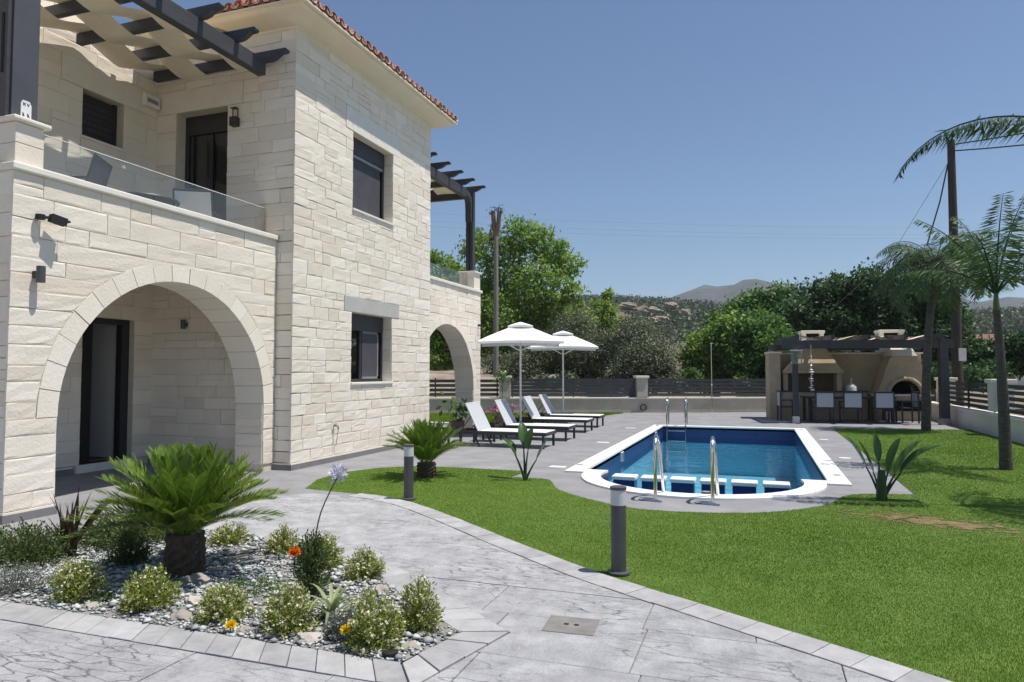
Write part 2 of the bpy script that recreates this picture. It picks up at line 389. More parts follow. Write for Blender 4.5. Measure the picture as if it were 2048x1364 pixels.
# coping as joined ring
mb = MB(); n = len(INN)
for i in range(n):
    j = (i + 1) % n
    a, b, c, d = OUT[i], OUT[j], INN[j], INN[i]
    mb.add([(*a, .025), (*b, .025), (*c, .025), (*d, .025), (*a, -.06), (*b, -.06), (*c, -.06), (*d, -.06)],
           [(0, 1, 2, 3), (0, 4, 5, 1), (2, 6, 7, 3)])
mb.build('coping', copingM, pool, True)
for x, y, rz in ((-2.68, 10.85, 0), (1.05, 11.0, 0), (1.03, 19.4, 0), (-2.62, 19.4, 0), (-.62, 8.93, 0)):
    MB().prism(arc((x, y), .055, 0, 345, 12), .026, .031).build('coping_plate', plateM, pool, True)
for y in (13.2, 17.9):     # wall fittings in the tile band
    f_ = MB().box((PX0 + .002, y, -.2), (PX0 + .03, y + .22, -.03)).build('skimmer_plate', whiteM, pool, True)
    for k in range(3): MB().box((PX0 + .03, y + .03 + k * .06, -.19), (PX0 + .034, y + .06 + k * .06, -.04)).build('slot', poolDarkM, f_)
for k in range(6):          # stepping blocks between roman end and basin
    x0 = -2.03 + k * .415
    p_ = MB().box((x0 + .02, 10.13, -1.2), (x0 + .33, 10.36, -.065)).build('block_pier', poolDarkM, pool, True)
    MB().box((x0, 10.11, -.065), (x0 + .35, 10.38, -.01)).build('block_cap', copingM, p_, bevel=.012)
w = sheet('water', [(p[0], p[1]) for p in pool_outline(-.002)], WL, waterM)
# deck fittings
for i, (x, y) in enumerate(((-3.0, 10.67), (-3.12, 14.65), (-3.22, 18.6))):
    o = MB().box((x - .13, y - .1, .001), (x + .13, y + .1, .008)).build('deck_light_cover', whiteM)
    tag(o, ['white square floor cover beside the near left pool corner', 'white square floor cover on the deck beside the middle of the pool', 'white square floor cover beside the far left pool corner'][i], 'floor cover', 'white floor covers left of the pool')
for i, (x, y) in enumerate(((1.36, 16.9), (1.41, 13.4))):
    o = MB().prism(arc((x, y), .10, 0, 345, 20), .001, .008).build('deck_skimmer_lid', whiteM)
    tag(o, ['round white lid in the deck right of the pool, farther one', 'round white lid in the deck right of the pool, nearer one'][i], 'lid', 'round lids right of the pool')
# pool rails
def rail(name, x, label, grp):
    t = thing(name, label, 'handrail', (x, 8.25, 0), 0, grp)
    pts = [(0, 0, 0.01), (0, 0, .58), (0, .03, .68), (0, .11, .735), (0, .2, .73), (0, .28, .66), (.01, .34, .5), (.03, .5, .05), (.05, .66, -.45)]
    autosmooth(MB().tube(spline(pts, 4), .021, 10).build('rail_tube', chromeM, t))
    MB().lathe([(.05, 0), (.05, .012), (.03, .02)], n=14).build('foot_flange', chromeM, t)
    autosmooth(MB().tube([(.08, -.06, .012), (-.16, -.02, .012), (-.2, .05, .012), (-.14, .1, .012), (0, .08, .012)], .01, 6).build('foot_loop', chromeM, t))
rail('pool_handrail', -1.14, 'polished steel handrail at the rounded pool end, left of the pair', 'handrails at the rounded pool end')
rail('pool_handrail', -.5, 'polished steel handrail at the rounded pool end, right of the pair', 'handrails at the rounded pool end')
t = thing('pool_ladder', 'polished steel pool ladder at the far pool edge', 'ladder', (-2.12, 19.55, 0))
for s in (-.25, .25):
    autosmooth(MB().tube(spline([(s, .35, 0), (s, .35, .62), (s, .27, .74), (s, .15, .78), (s, .0, .72), (s, -.06, .55), (s, -.07, -.1), (s, -.07, -.95)], 4), .021, 8).build('rail_tube', chromeM, t))
for z in (-.12, -.4, -.68): MB().box((-.23, -.11, z), (.23, -.03, z + .03)).build('tread', chromeM, t)

# path: base sheet, slabs, border pavers
LAWN_EDGE = [(-5.5, 7.6), (-4.6, 7.47), (-3.87, 7.23), (-3.01, 6.62), (-2.23, 5.98), (-1.34, 5.28), (-.87, 4.96), (-.37, 4.66), (.07, 4.39), (.44, 4.17), (.81, 3.93), (2.0, 3.15), (3.5, 2.15), (5.15, 1.05)]
LE = spline(LAWN_EDGE, 4)
PATH = LE + [(5.15, -6), (-9, -6), (-9, 2.6), (-6.75, 2.9), (-6.6, 4.4), (-6.25, 5.9)]
sheet('path', PATH, .004, jointM)
stampM = pathM
BED = [(-7.2, 3.2), (-1.74, 3.22), (-1.62, 3.70), (-2.56, 4.43), (-3.45, 4.99), (-4.36, 5.22), (-5.02, 5.31), (-5.9, 5.0), (-6.5, 4.4), (-7.2, 3.8)]
BEDO = [(-7.2, 2.96), (-1.56, 2.99), (-1.36, 3.80), (-2.42, 4.64), (-3.36, 5.22), (-4.3, 5.46), (-5.06, 5.55)]
def offset_line(pl, d):
    out = []
    for i, p in enumerate(pl):
        a = Vector(pl[max(i - 1, 0)]); b = Vector(pl[min(i + 1, len(pl) - 1)]); t_ = (b - a).normalized(); nrm = Vector((-t_.y, t_.x)); out.append((p[0] + nrm.x * d, p[1] + nrm.y * d))
    return out
LEI = offset_line(LE, -.22)
SLABZONE = offset_line(LE, -.226)[8:] + [(5.0, -3), (-7.2, -3), (-7.2, 2.945), (-1.545, 2.975), (-1.345, 3.80), (-2.41, 4.65), (-3.36, 5.235), (-4.3, 5.475), (-5.06, 5.565), (-6.0, 5.9), (-5.6, 7.3)]
SLABZONE = [(-5.2, 7.28)] + offset_line(LE, -.226)[4:] + [(5.0, -3), (-7.2, -3), (-7.2, 2.958), (-1.552, 2.983), (-1.352, 3.802), (-2.415, 4.645), (-3.36, 5.226), (-4.3, 5.466), (-5.06, 5.556), (-6.1, 6.0)]
path_o = bpy.data.objects['path']
for r0 in range(9):            # near slabs: staggered rectangles
    pass
y = -.4; row = 0; slabs = []
hs = [.46, .62, .38, .55]; rr = random.Random(3)
while y < 4.25:
    h = hs[row % 4] * 1.12; x = -7.2 + (row * .37) % .6
    x -= .8
    while x < 4.9:
        wd = rr.choice([.5, .62, .85, 1.0]); slabs.append((x, y, x + wd, y + h)); x += wd
    y += h; row += 1
ytop = y
g = .0032
for (x0, y0, x1, y1) in slabs:
    pl = clip_convex(SLABZONE, (x0 + g, y0 + g, x1 - g, y1 - g))
    if len(pl) < 3 or area(pl) < .004: continue
    o = MB().prism(pl, .002, .016 + rr.uniform(-.0015, .0015), t=rr.uniform(.42, .62), bev=.004).build('slab', stampM, path_o, tint=True)
far = clip_convex(SLABZONE, (-8, ytop + g, 5, 9))
MB().prism(far, .002, .016, t=.55).build('cast_surface', stampM, path_o, tint=True)
def pavers(inner, outer, step, t0=0):
    # inner/outer polylines of same length -> chain of separate pavers
    def samp(pl):
        d = [0]
        for i in range(1, len(pl)): d.append(d[-1] + math.dist(pl[i], pl[i - 1]))
        return d
    di = samp(inner); L = di[-1]; nP = int(L / step); res = []
    def pt(pl, s):
        for i in range(1, len(pl)):
            if di[i] >= s - 1e-9:
                t_ = (s - di[i - 1]) / max(di[i] - di[i - 1], 1e-9); return (pl[i - 1][0] + (pl[i][0] - pl[i - 1][0]) * t_, pl[i - 1][1] + (pl[i][1] - pl[i - 1][1]) * t_)
        return pl[-1]
    for k in range(nP):
        a = k * L / nP + .0025; b = (k + 1) * L / nP - .0025
        res.append([pt(inner, a), pt(inner, b), pt(outer, b), pt(outer, a)])
    return res
def add_pavers(quads, z1=.022):
    for q in quads:
        s = sum(q[i][0] * q[(i + 1) % 4][1] - q[(i + 1) % 4][0] * q[i][1] for i in range(4))
        if s < 0: q = q[::-1]
        MB().prism(q, .0, z1 + rr.uniform(-.002, .002), t=rr.uniform(.3, .68), bev=.0035).build('border_paver', paverM, path_o, tint=True)
add_pavers(pavers([p for p in LE[4:]], LEI[4:], .21))
bi = [(-7.2, 3.2), (-1.74, 3.22)]; bo = [(-7.2, 2.965), (-1.575, 2.988)]
add_pavers(pavers(bi, bo, .165))
add_pavers(pavers([(-1.73, 3.22), (-1.62, 3.70)], [(-1.56, 2.99), (-1.36, 3.80)], .12))
add_pavers(pavers([(-1.63, 3.71), (-2.56, 4.43), (-3.45, 4.99), (-4.36, 5.22), (-5.02, 5.31)], [(-1.37, 3.81), (-2.42, 4.64), (-3.36, 5.22), (-4.3, 5.46), (-5.06, 5.55)], .2))
# manhole
t = thing('manhole_cover', 'small square grey access cover set in the stamped path', 'access cover', (-1.05, 4.02, .016), R(4))
MB().box((-.15, -.13, 0), (.15, .13, .006)).build('cover_plate', ironM, t, bevel=.004)
for s in (-.03, .03): MB().box((s - .014, -.01, .006), (s + .014, .012, .0085)).build('lift_slot', blackM, t)
tag(MB().prism(arc((-1.83, 3.27), .04, 0, 340, 14), .02, .05, bev=.008).build('valve_cap', blackM), 'small black round irrigation cap at the bed corner', 'cap')

# lawn
ARC = spline([(1.79, 9.71), (1.06, 9.45), (.66, 8.56), (-.1, 7.86), (-1.13, 7.68), (-1.78, 8.0), (-2.4, 8.6), (-2.72, 9.3), (-2.95, 9.42)], 4)
LAWN = LE + [(5.15, 21.0), (1.86, 20.17), (1.82, 12.62)] + ARC + [(-3.34, 9.39), (-3.30, 10.02), (-4.58, 10.05), (-5.2, 9.95), (-5.6, 9.6), (-5.85, 9.0), (-5.8, 8.3)]
lawnM = mat('lawn_soil', (.065, .125, .011), (.115, .18, .028), rough=.95, scale=3, bump=.3, bscale=60)
sheet('lawn', LAWN, .007, lawnM)
LAWN2 = [(-15, 18.3), (-7.4, 18.7), (-5.6, 20.6), (-4.6, fy(-4.6) - .5), (-15, fy(-15) - .5)]
l2 = sheet('lawn', LAWN2, .007, lawnM)
tag(MB().box((-15, 18.12, 0), (-7.5, 18.3, .06)).build('kerb', copingM), kind='structure')
def grass(poly, n, dens_near, hmin, hmax, name, label, dmax=30):
    lo = np.min(np.array(poly), 0); hi = np.max(np.array(poly), 0)
    P = rng.uniform(lo, hi, size=(n, 2)); P = P[inside(poly, P)]
    d = np.linalg.norm(P, axis=1); keep = rng.random(len(P)) < np.clip((dens_near / d) ** 1.6, 0, 1)
    # only where the camera could look (with margin)
    ang = np.arctan2(P[:, 0], P[:, 1]) + YAW; keep &= (np.abs(ang) < R(46)) & (d < dmax)
    P = P[keep]; d = d[keep]; m_ = len(P)
    pt = np.sin(P[:, 0] * 1.7 + 1.3 * np.sin(P[:, 1] * 1.1)) * np.sin(P[:, 1] * 1.9 + np.sin(P[:, 0] * 2.3)) * .5 + .5
    h = rng.uniform(hmin, hmax, m_) * (.8 + .4 * pt); wd = .0015 * np.clip(d / 4, 1, 5)
    az = rng.uniform(0, 2 * np.pi, m_); lean = rng.normal(0, .35, m_) * h; la = rng.uniform(0, 2 * np.pi, m_)
    b0 = np.stack([P[:, 0], P[:, 1], np.full(m_, .005)], 1); side = np.stack([np.cos(az), np.sin(az), np.zeros(m_)], 1) * wd[:, None]
    tip = b0 + np.stack([np.cos(la) * lean, np.sin(la) * lean, h], 1)
    V = np.stack([b0 - side, b0 + side, tip], 1).reshape(-1, 3)
    # worn brown patch
    big = np.sin(P[:, 0] * .55 + 2 * np.sin(P[:, 1] * .4)) * np.sin(P[:, 1] * .7 + 1.3 * np.sin(P[:, 0] * .6)) * .5 + .5
    fine = np.sin(P[:, 0] * 6.3 + 2 * np.sin(P[:, 1] * 5.1)) * np.sin(P[:, 1] * 7.7 + 2 * np.sin(P[:, 0] * 4.3)) * .5 + .5
    tint = np.clip(-.12 + .25 * pt + .75 * big + .2 * fine + rng.normal(0, .12, m_), 0, 1)
    return V, np.arange(3 * m_).reshape(m_, 3), tint, P
V, Fc, tn, P = grass(LAWN, 6000000, 4.2, .008, .016, 'grass', '')
brown = np.exp(-(((P[:, 0] - 1.65) / .62) ** 2 + ((P[:, 1] - 8.0 + .25 * (P[:, 0] - 1.6)) / .36) ** 2)) * (.6 + .5 * np.sin(P[:, 0] * 9) * np.sin(P[:, 1] * 11))
isb = rng.random(len(P)) < brown * 1.5
dryM = leafmat('dry_grass_blade', (.16, .11, .05), (.30, .22, .11), trans=.2)
ok = ~isb
def sub(V, tn, mask):
    Vs = V.reshape(-1, 3, 3)[mask].reshape(-1, 3); m_ = len(Vs) // 3; return Vs, np.arange(3 * m_).reshape(m_, 3), tn[mask]
a_, b_, c_ = sub(V, tn, ok)
tag(np_obj('grass', a_, b_, grassM, tint=c_), 'short mown green grass of the lawn around the pool', 'grass', kind='stuff')
a_, b_, c_ = sub(V, tn, isb)
tag(np_obj('dry_grass', a_, b_, dryM, tint=c_), 'worn brown patch of dry grass near the right paddle-leaved plant', 'dry grass', kind='stuff')
be = MB()
for q in range(190):
    gx, gy = rng.normal(0, 1, 2); cx_, cy_ = 1.65 + .40 * gx, 8.0 - .25 * .40 * gx + .17 * gy; rq = rng.uniform(.018, .06) * max(.35, 1.15 - .35 * math.hypot(gx, gy)); ph = rng.uniform(0, 6)
    be.add([(cx_ + rq * (1 + .35 * math.sin(3 * a + ph)) * 1.5 * math.cos(a), cy_ + rq * (1 + .3 * math.sin(2 * a + ph)) * math.sin(a), .0095 + q * .00002) for a in np.linspace(0, 2 * math.pi, 13)[:-1]], [tuple(range(12))])
tag(be.build('bare_earth', mat('bare_lawn_earth', (.13, .12, .035), (.25, .17, .09), rough=.95, scale=9, bump=.4, bscale=40)), 'thin brown earth showing through the worn lawn patch', 'earth', kind='stuff')
V, Fc, tn, P = grass(LAWN2, 300000, 14, .03, .06, 'grass', '')
tag(np_obj('grass', V, Fc, grassM, tint=tn), 'strip of lawn behind the far arch along the boundary wall', 'grass', kind='stuff')

# ------------------------------------------------------------------ HOUSE
XA, YB, XC, XP, YE = -6.74, 8.94, -9.53, -7.05, 13.67
HW = 6.93
house = thing('villa', 'two-storey cream limestone villa with arched porch and tiled roof', 'house', (XA, YB, 0))
def hp(mb, name, m, parent=None, **k): return mb.build(name, m, parent or house, True, **k)
STONES = []       # (wall object, MB, pixel area)
def wall_stones(wallobj, P0, U, N, ulen, vlen, opens=(), arch_=None, rough=.006, v0=.11, seed=1, ch=.205, wmin=.26, wmax=.72, prot=(.013, .021), u0=0):
    rg = random.Random(seed); P0 = Vector(P0); U = Vector(U); N = Vector(N); Z = Vector((0, 0, 1))
    br = {v0, vlen}
    for o in opens:
        for v in (o[2], o[3]):
            if v0 < v < vlen: br.add(v)
    if arch_:
        uc, r_, ro, vs = arch_; br.add(vs); br.add(vs + ro)
    br = sorted(b for b in br if b <= vlen); courses = []
    for a, b in zip(br[:-1], br[1:]):
        n_ = max(1, round((b - a) / ch)); ws = [rg.uniform(.75, 1.25) for _ in range(n_)]; s = sum(ws); v = a
        for w_ in ws: courses.append((v, v + (b - a) * w_ / s)); v += (b - a) * w_ / s
    for (va, vb) in courses:
        ivs = [((u0, u0), (ulen, ulen))]       # each: (left bottom/top), (right bottom/top)
        blocks = [((o[0], o[0]), (o[1], o[1])) for o in opens if o[2] < vb - 1e-4 and o[3] > va + 1e-4]
        if arch_:
            def half(v): return (r_ if v < vs - 1e-6 else math.sqrt(max(ro * ro - (v - vs) ** 2, 0)))
            if va < vs + ro - 1e-4:
                ha = half(va + 1e-5) if va >= vs - 1e-5 else r_; hb = half(vb) if va >= vs - 1e-5 else r_
                blocks.append(((uc - ha, uc - hb), (uc + ha, uc + hb)))
        blocks.sort(key=lambda b: b[0][0])
        segs = []; cur = (u0, u0)
        for b in blocks:
            segs.append((cur, b[0])); cur = b[1]
        segs.append((cur, (ulen, ulen)))
        for (lb, lt), (rb, rt) in segs:
            lo = max(lb, lt); hi = min(rb, rt)
            if max(rb - lb, rt - lt) < .03: continue
            cuts = []; x = lo
            while True:
                x += rg.uniform(wmin, wmax)
                if x > hi - .16: break
                cuts.append(x)
            xs = [(lb, lt)] + [(c, c + rg.uniform(-.006, .006)) for c in cuts] + [(rb, rt)]
            for (b0, t0), (b1, t1) in zip(xs[:-1], xs[1:]):
                pieces = [(va, vb, b0, t0, b1, t1)]
                if vb - va > .19 and abs(b1 - b0) > .3 and rg.random() < .16 and abs(b0 - t0) < .02 and abs(b1 - t1) < .02:
                    vm = va + (vb - va) * rg.uniform(.4, .6); pieces = [(va, vm, b0, b0, b1, b1), (vm, vb, b0, t0, b1, t1)]
                for (wa, wb, pb0, pt0, pb1, pt1) in pieces:
                    gp = .0034; d = rg.uniform(*prot)
                    cols = [0, .045, .35, .68, .955, 1] if abs(pb1 - pb0) > .4 else [0, .06, .5, .94, 1]
                    rows = [0, .1, .5, .9, 1]
                    vs_ = []; fs = []
                    tl = [rg.uniform(-.007, .007) for _ in range(4)]
                    for i, sv in enumerate(rows):
                        for j, su in enumerate(cols):
                            ua = pb0 + gp + (pb1 - pb0 - 2 * gp) * su; ub = pt0 + gp + (pt1 - pt0 - 2 * gp) * su
                            u = ua + (ub - ua) * sv; v = wa + gp + (wb - wa - 2 * gp) * sv
                            edge = i in (0, len(rows) - 1) or j in (0, len(cols) - 1)
                            if i == 0: v += tl[0] * (1 - su) + tl[1] * su if wa > v0 + .01 else 0
                            nn = d - (.0022 if edge else 0) + (0 if edge else rg.uniform(-rough, rough)) + (rg.uniform(-rough, rough) * .4 if edge else 0) + rough * .8 * (sv - .5)
                            vs_.append(P0 + U * u + Z * v + N * nn)
                    nc = len(cols)
                    for i in range(len(rows) - 1):
                        for j in range(nc - 1):
                            a = i * nc + j; fs.append((a, a + 1, a + nc + 1, a + nc))
                    ring = list(range(nc)) + [i * nc + nc - 1 for i in range(1, len(rows))] + list(range((len(rows) - 1) * nc + nc - 2, (len(rows) - 1) * nc - 1, -1)) + [i * nc for i in range(len(rows) - 2, 0, -1)]
                    base = len(vs_)
                    for q in ring:
                        vs_.append(vs_[q] - N * (d + .008))
                    for q in range(len(ring)):
                        q2 = (q + 1) % len(ring); fs.append((ring[q2], ring[q], base + q, base + q2))
                    if U.cross(Z).dot(N) < 0: fs = [f[::-1] for f in fs]
                    mb = MB().add(vs_, fs, min(1, max(0, rg.gauss(.55, .2))))
                    c = P0 + U * ((pb0 + pb1) / 2) + Z * ((wa + wb) / 2); px, py, dp = proj(c)
                    vis = (0 < px < 2048 and 0 < py < 1364 and dp > 0 and (EYE - c).dot(N) > 0)
                    ar = abs(pb1 - pb0 + pt1 - pt0) / 2 * (wb - wa) / (dp * dp) * abs((EYE - c).normalized().dot(N)) if vis else 0
                    STONES.append((wallobj, mb, ar))
def panel(name, P0, U, N, ulen, vlen, thick, opens=(), arch_=None, vbase=0, m=None):
    """wall body of given thickness behind the plane, with rectangular openings or one arch"""
    P0 = Vector(P0); U = Vector(U); N = Vector(N); Z = Vector((0, 0, 1)); mb = MB()
    def quadbox(ua, ub, la, lb, top):
        # column between ua..ub, lower heights la, lb, to top
        vs = []
        for n_ in (0, -thick):
            vs += [P0 + U * ua + Z * la + N * n_, P0 + U * ub + Z * lb + N * n_, P0 + U * ub + Z * top + N * n_, P0 + U * ua + Z * top + N * n_]
        mb.add(vs, [(0, 1, 2, 3), (7, 6, 5, 4), (0, 4, 5, 1), (2, 6, 7, 3), (1, 5, 6, 2), (0, 3, 7, 4)])
    if arch_:
        uc, r_, ro, vs = arch_
        quadbox(0, uc - r_, vbase, vbase, vlen); quadbox(uc + r_, ulen, vbase, vbase, vlen)
        K = 24
        for k in range(K):
            a = math.pi * (1 - k / K); b = math.pi * (1 - (k + 1) / K)
            quadbox(uc + (r_ + .012) * math.cos(a), uc + (r_ + .012) * math.cos(b), vs + (r_ + .012) * math.sin(a), vs + (r_ + .012) * math.sin(b), vlen)
    else:
        us = sorted({0, ulen} | {o[0] for o in opens} | {o[1] for o in opens}); vs_ = sorted({vbase, vlen} | {o[2] for o in opens} | {o[3] for o in opens})
        for a, b in zip(us[:-1], us[1:]):
            # merge vertical runs
            run = None
            for c, d in zip(vs_[:-1], vs_[1:]):
                blk = any(o[0] < b - 1e-4 and o[1] > a + 1e-4 and o[2] < d - 1e-4 and o[3] > c + 1e-4 for o in opens)
                if blk:
                    if run is not None: quadbox(a, b, run, run, c); run = None
                elif run is None: run = c
            if run is not None: quadbox(a, b, run, run, vlen)
    return hp(mb, name, m or mortarM)
def voussoirs(wallobj, P0, U, N, arch_, n, depth_):
    uc, r_, ro, vs = arch_; P0 = Vector(P0); U = Vector(U); N = Vector(N); Z = Vector((0, 0, 1)); rg = random.Random(5)
    for k in range(n):
        a = math.pi * (1 - k / n) - .003; b = math.pi * (1 - (k + 1) / n) + .003; vv = []
        f_ = rg.uniform(.016, .022)
        for nn in (f_, -depth_ - .012):
            for aa, rad in ((a, r_), ((a + b) / 2, r_), (b, r_), (b, ro - .004), ((a + b) / 2, ro - .004), (a, ro - .004)):
                vv.append(P0 + U * (uc + rad * math.cos(aa)) + Z * (vs + rad * math.sin(aa)) + N * nn)
        fs = [(0, 1, 4, 5), (1, 2, 3, 4), (11, 10, 7, 6), (10, 9, 8, 7)] + [(i, (i + 1) % 6, 6 + (i + 1) % 6, 6 + i)[::-1] for i in range(6)]
        if U.cross(Z).dot(N) < 0: fs = [f[::-1] for f in fs]
        MB().add(vv, fs, rg.uniform(.45, .85)).build('voussoir', stoneM, wallobj, tint=True)
# --- wall A (faces the pool)
WIN_A = [(10.57 - YB, 12.0 - YB, 1.31, 2.56), (10.57 - YB, 12.0 - YB, 4.40, 5.79)]
LIN_A = [(10.33 - YB, 12.28 - YB, 2.56, 2.83), (10.33 - YB, 12.28 - YB, 5.79, 6.2)]
Y_, X_, Z_ = Vector((0, 1, 0)), Vector((1, 0, 0)), Vector((0, 0, 1))
wA = panel('pool_side_wall', (XA, YB, 0), Y_, X_, YE - YB, HW, .3, WIN_A)
wall_stones(wA, (XA, YB, 0), Y_, X_, YE - YB, HW, WIN_A + LIN_A, rough=.0028, seed=11, u0=-.02, ch=.175, wmin=.22, wmax=.62)
for i, l in enumerate(LIN_A):
    hp(MB().box((XA - .02, YB + l[0] + .005, l[2] + .005), (XA + .022, YB + l[1] - .005, l[3] - .005)), 'lintel', lintelM if i == 0 else trimM, wA)
for wi in WIN_A:   # right-hand reveal stones
    wall_stones(wA, (XA, YB + wi[1], 0), -X_, -Y_, .19, wi[3], rough=.002, v0=wi[2], seed=21, prot=(.002, .004))
    hp(MB().box((XA - .2, YB + wi[0] - .02, wi[2] - .035), (XA + .05, YB + wi[1] + .03, wi[2] + .005)), 'sill', trimM, wA, bevel=.006)
# windows of wall A
def window_A(wi, lower):
    y0, y1, z0, z1 = YB + wi[0], YB + wi[1], wi[2] + .005, wi[3]; X0 = XA - .19
    w_ = hp(MB().box((X0 - .05, y0, z0), (X0, y0 + .06, z1)).box((X0 - .05, y1 - .06, z0), (X0, y1, z1)).box((X0 - .05, y0 + .06, z0), (X0, y1 - .06, z0 + .06)).box((X0 - .05, y0 + .06, z1 - .06), (X0, y1 - .06, z1)), 'window', darkM)
    tag(w_, 'ground-floor window with one screen leaf' if lower else 'upper-floor window with full insect screen')
    MB().box((X0 - .04, y0 + .06, z1 - .30), (X0 + .04, y1 - .06, z1 - .002)).build('shutter_box', darkM, w_)
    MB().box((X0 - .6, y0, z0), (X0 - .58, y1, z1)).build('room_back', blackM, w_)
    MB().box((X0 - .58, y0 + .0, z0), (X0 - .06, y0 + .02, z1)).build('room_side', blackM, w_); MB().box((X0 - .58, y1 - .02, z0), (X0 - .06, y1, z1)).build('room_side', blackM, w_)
    if lower:
        ym = y0 + .62
        MB().add([(X0 - .03, y0 + .06, z0 + .06), (X0 - .03, ym, z0 + .06), (X0 - .03, ym, z1 - .3), (X0 - .03, y0 + .06, z1 - .3)], [(0, 1, 2, 3)]).build('pane', paneM, w_)
        MB().box((X0 - .03, ym - .03, z0 + .06), (X0 + .005, ym + .04, z1 - .3)).build('mullion', darkM, w_)
        sc = MB().box((X0 - .01, ym + .05, z0 + .1), (X0 + .012, y1 - .24, z1 - .34)).build('screen_panel', screenM, w_)
        MB().box((X0 - .012, ym + .05, z0 + .06), (X0 + .02, y1 - .22, z0 + .1)).box((X0 - .012, ym + .05, z1 - .34), (X0 + .02, y1 - .22, z1 - .3)).box((X0 - .012, y1 - .24, z0 + .1), (X0 + .02, y1 - .19, z1 - .34)).build('screen_frame', greyskirtM, w_)
    else:
        MB().add([(X0 - .03, y0 + .06, z0 + .06), (X0 - .03, y1 - .06, z0 + .06), (X0 - .03, y1 - .06, z1 - .3), (X0 - .03, y0 + .06, z1 - .3)], [(0, 1, 2, 3)]).build('pane', paneM, w_)
        MB().box((X0 - .01, y0 + .07, z0 + .06), (X0 + .0, y1 - .15, z1 - .31)).build('screen_panel', screenM, w_)
        MB().box((X0 + .0, y0 + .07, z1 - .36), (X0 + .03, y1 - .1, z1 - .31)).build('screen_rail', plateM, w_)
window_A(WIN_A[0], True); window_A(WIN_A[1], False)
# --- wall B (faces the camera), u runs from XC to XA
UB = XA - XC
DOOR_B = [(-9.11 - XC, -8.04 - XC, 3.2, 5.82)]
wB = panel('camera_side_wall', (XC, YB, 0), X_, -Y_, UB, HW, .3, DOOR_B)
wall_stones(wB, (XC, YB, 0), X_, -Y_, UB, 3.0, rough=.004, seed=31, ch=.2, prot=(.008, .016))
LIN_B = [(0.02, -7.74 - XC, 5.82, 6.2)]
wall_stones(wB, (XC, YB, 0), X_, -Y_, UB, HW, DOOR_B + LIN_B, rough=.004, seed=32, v0=3.2, ch=.2, prot=(.008, .016))
wall_stones(wB, (XC, YB, 0), X_, -Y_, UB, 3.2, rough=.004, seed=33, v0=3.0, prot=(.008, .014), u0=2.28)
hp(MB().box((XC + .02, YB - .018, 5.825), (-7.745, YB + .02, 6.195)), 'lintel', trimM, wB)
d_ = hp(MB().box((-9.11, YB + .2, 3.2), (-9.03, YB + .26, 5.82)).box((-8.12, YB + .2, 3.2), (-8.04, YB + .26, 5.82)).box((-9.03, YB + .2, 5.5), (-8.12, YB + .26, 5.82)), 'balcony_door', darkM)
MB().add([(-9.03, YB + .23, 3.2), (-8.12, YB + .23, 3.2), (-8.12, YB + .23, 5.5), (-9.03, YB + .23, 5.5)], [(0, 1, 2, 3)]).build('pane', paneM, d_)
MB().box((-9.0, YB + .21, 3.2), (-8.94, YB + .25, 5.48)).box((-8.6, YB + .21, 3.2), (-8.53, YB + .25, 5.48)).build('leaf_frame', darkM, d_)
MB().box((-8.93, YB + .36, 3.2), (-8.62, YB + .38, 5.45)).build('curtain', curtainM, d_)
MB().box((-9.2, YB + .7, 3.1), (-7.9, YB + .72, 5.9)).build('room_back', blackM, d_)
# --- wall C (behind porch, recedes)
C0 = 1.5
DOOR_C = (7.66 - C0, 8.58 - C0, .12, 2.34); WIN_C = (7.56 - C0, 8.28 - C0, 5.05, 5.78)
wC = panel('porch_back_wall', (XC, C0, 0), Y_, X_, YB - C0, 6.95, .3, [DOOR_C, WIN_C])
wall_stones(wC, (XC, C0, 0), Y_, X_, YB - C0, 3.0, [DOOR_C], rough=.004, seed=41, ch=.22, prot=(.008, .016), u0=2)
wall_stones(wC, (XC, C0, 0), Y_, X_, YB - C0, 6.95, [WIN_C, (7.2 - C0, 8.6 - C0, 5.78, 6.18)], rough=.004, seed=42, v0=3.2, ch=.26, wmin=.4, wmax=.9, prot=(.008, .016), u0=1)
hp(MB().box((XC - .02, 7.205, 5.785), (XC + .018, 8.595, 6.175)), 'lintel', trimM, wC)
w_ = hp(MB().box((XC - .2, 7.56, 5.05), (XC - .14, 7.62, 5.78)).box((XC - .2, 8.22, 5.05), (XC - .14, 8.28, 5.78)).box((XC - .2, 7.62, 5.05), (XC - .14, 8.22, 5.1)), 'shuttered_window', darkM)
for k in range(7): MB().bar((XC - .165, 7.62, 5.14 + k * .095), (XC - .165, 8.22, 5.14 + k * .095), .03, .085).build('shutter_slat', darkM, w_)
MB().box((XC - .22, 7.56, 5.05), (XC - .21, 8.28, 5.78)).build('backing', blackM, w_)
hp(MB().box((XC - .2, 7.53, 5.02), (XC + .04, 8.31, 5.055)), 'sill', trimM, wC)
dr = hp(MB().box((XC - .22, 7.66, .12), (XC - .1, 7.75, 2.34)).box((XC - .22, 8.44, .12), (XC - .1, 8.58, 2.34)).box((XC - .22, 7.75, 2.26), (XC - .1, 8.44, 2.34)), 'porch_door', darkM)
MB().box((XC - .22, 7.58, .0), (XC + .06, 8.62, .12)).build('threshold', trimM, dr)
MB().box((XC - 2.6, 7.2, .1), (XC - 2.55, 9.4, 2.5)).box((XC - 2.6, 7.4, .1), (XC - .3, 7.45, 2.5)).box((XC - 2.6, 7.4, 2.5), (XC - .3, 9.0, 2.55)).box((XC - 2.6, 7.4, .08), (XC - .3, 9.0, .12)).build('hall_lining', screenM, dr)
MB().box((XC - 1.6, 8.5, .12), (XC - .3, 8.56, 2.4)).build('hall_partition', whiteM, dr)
MB().box((XC - 1.2, 7.46, .12), (XC - .5, 7.9, .95)).build('hall_cabinet', blackM, dr)
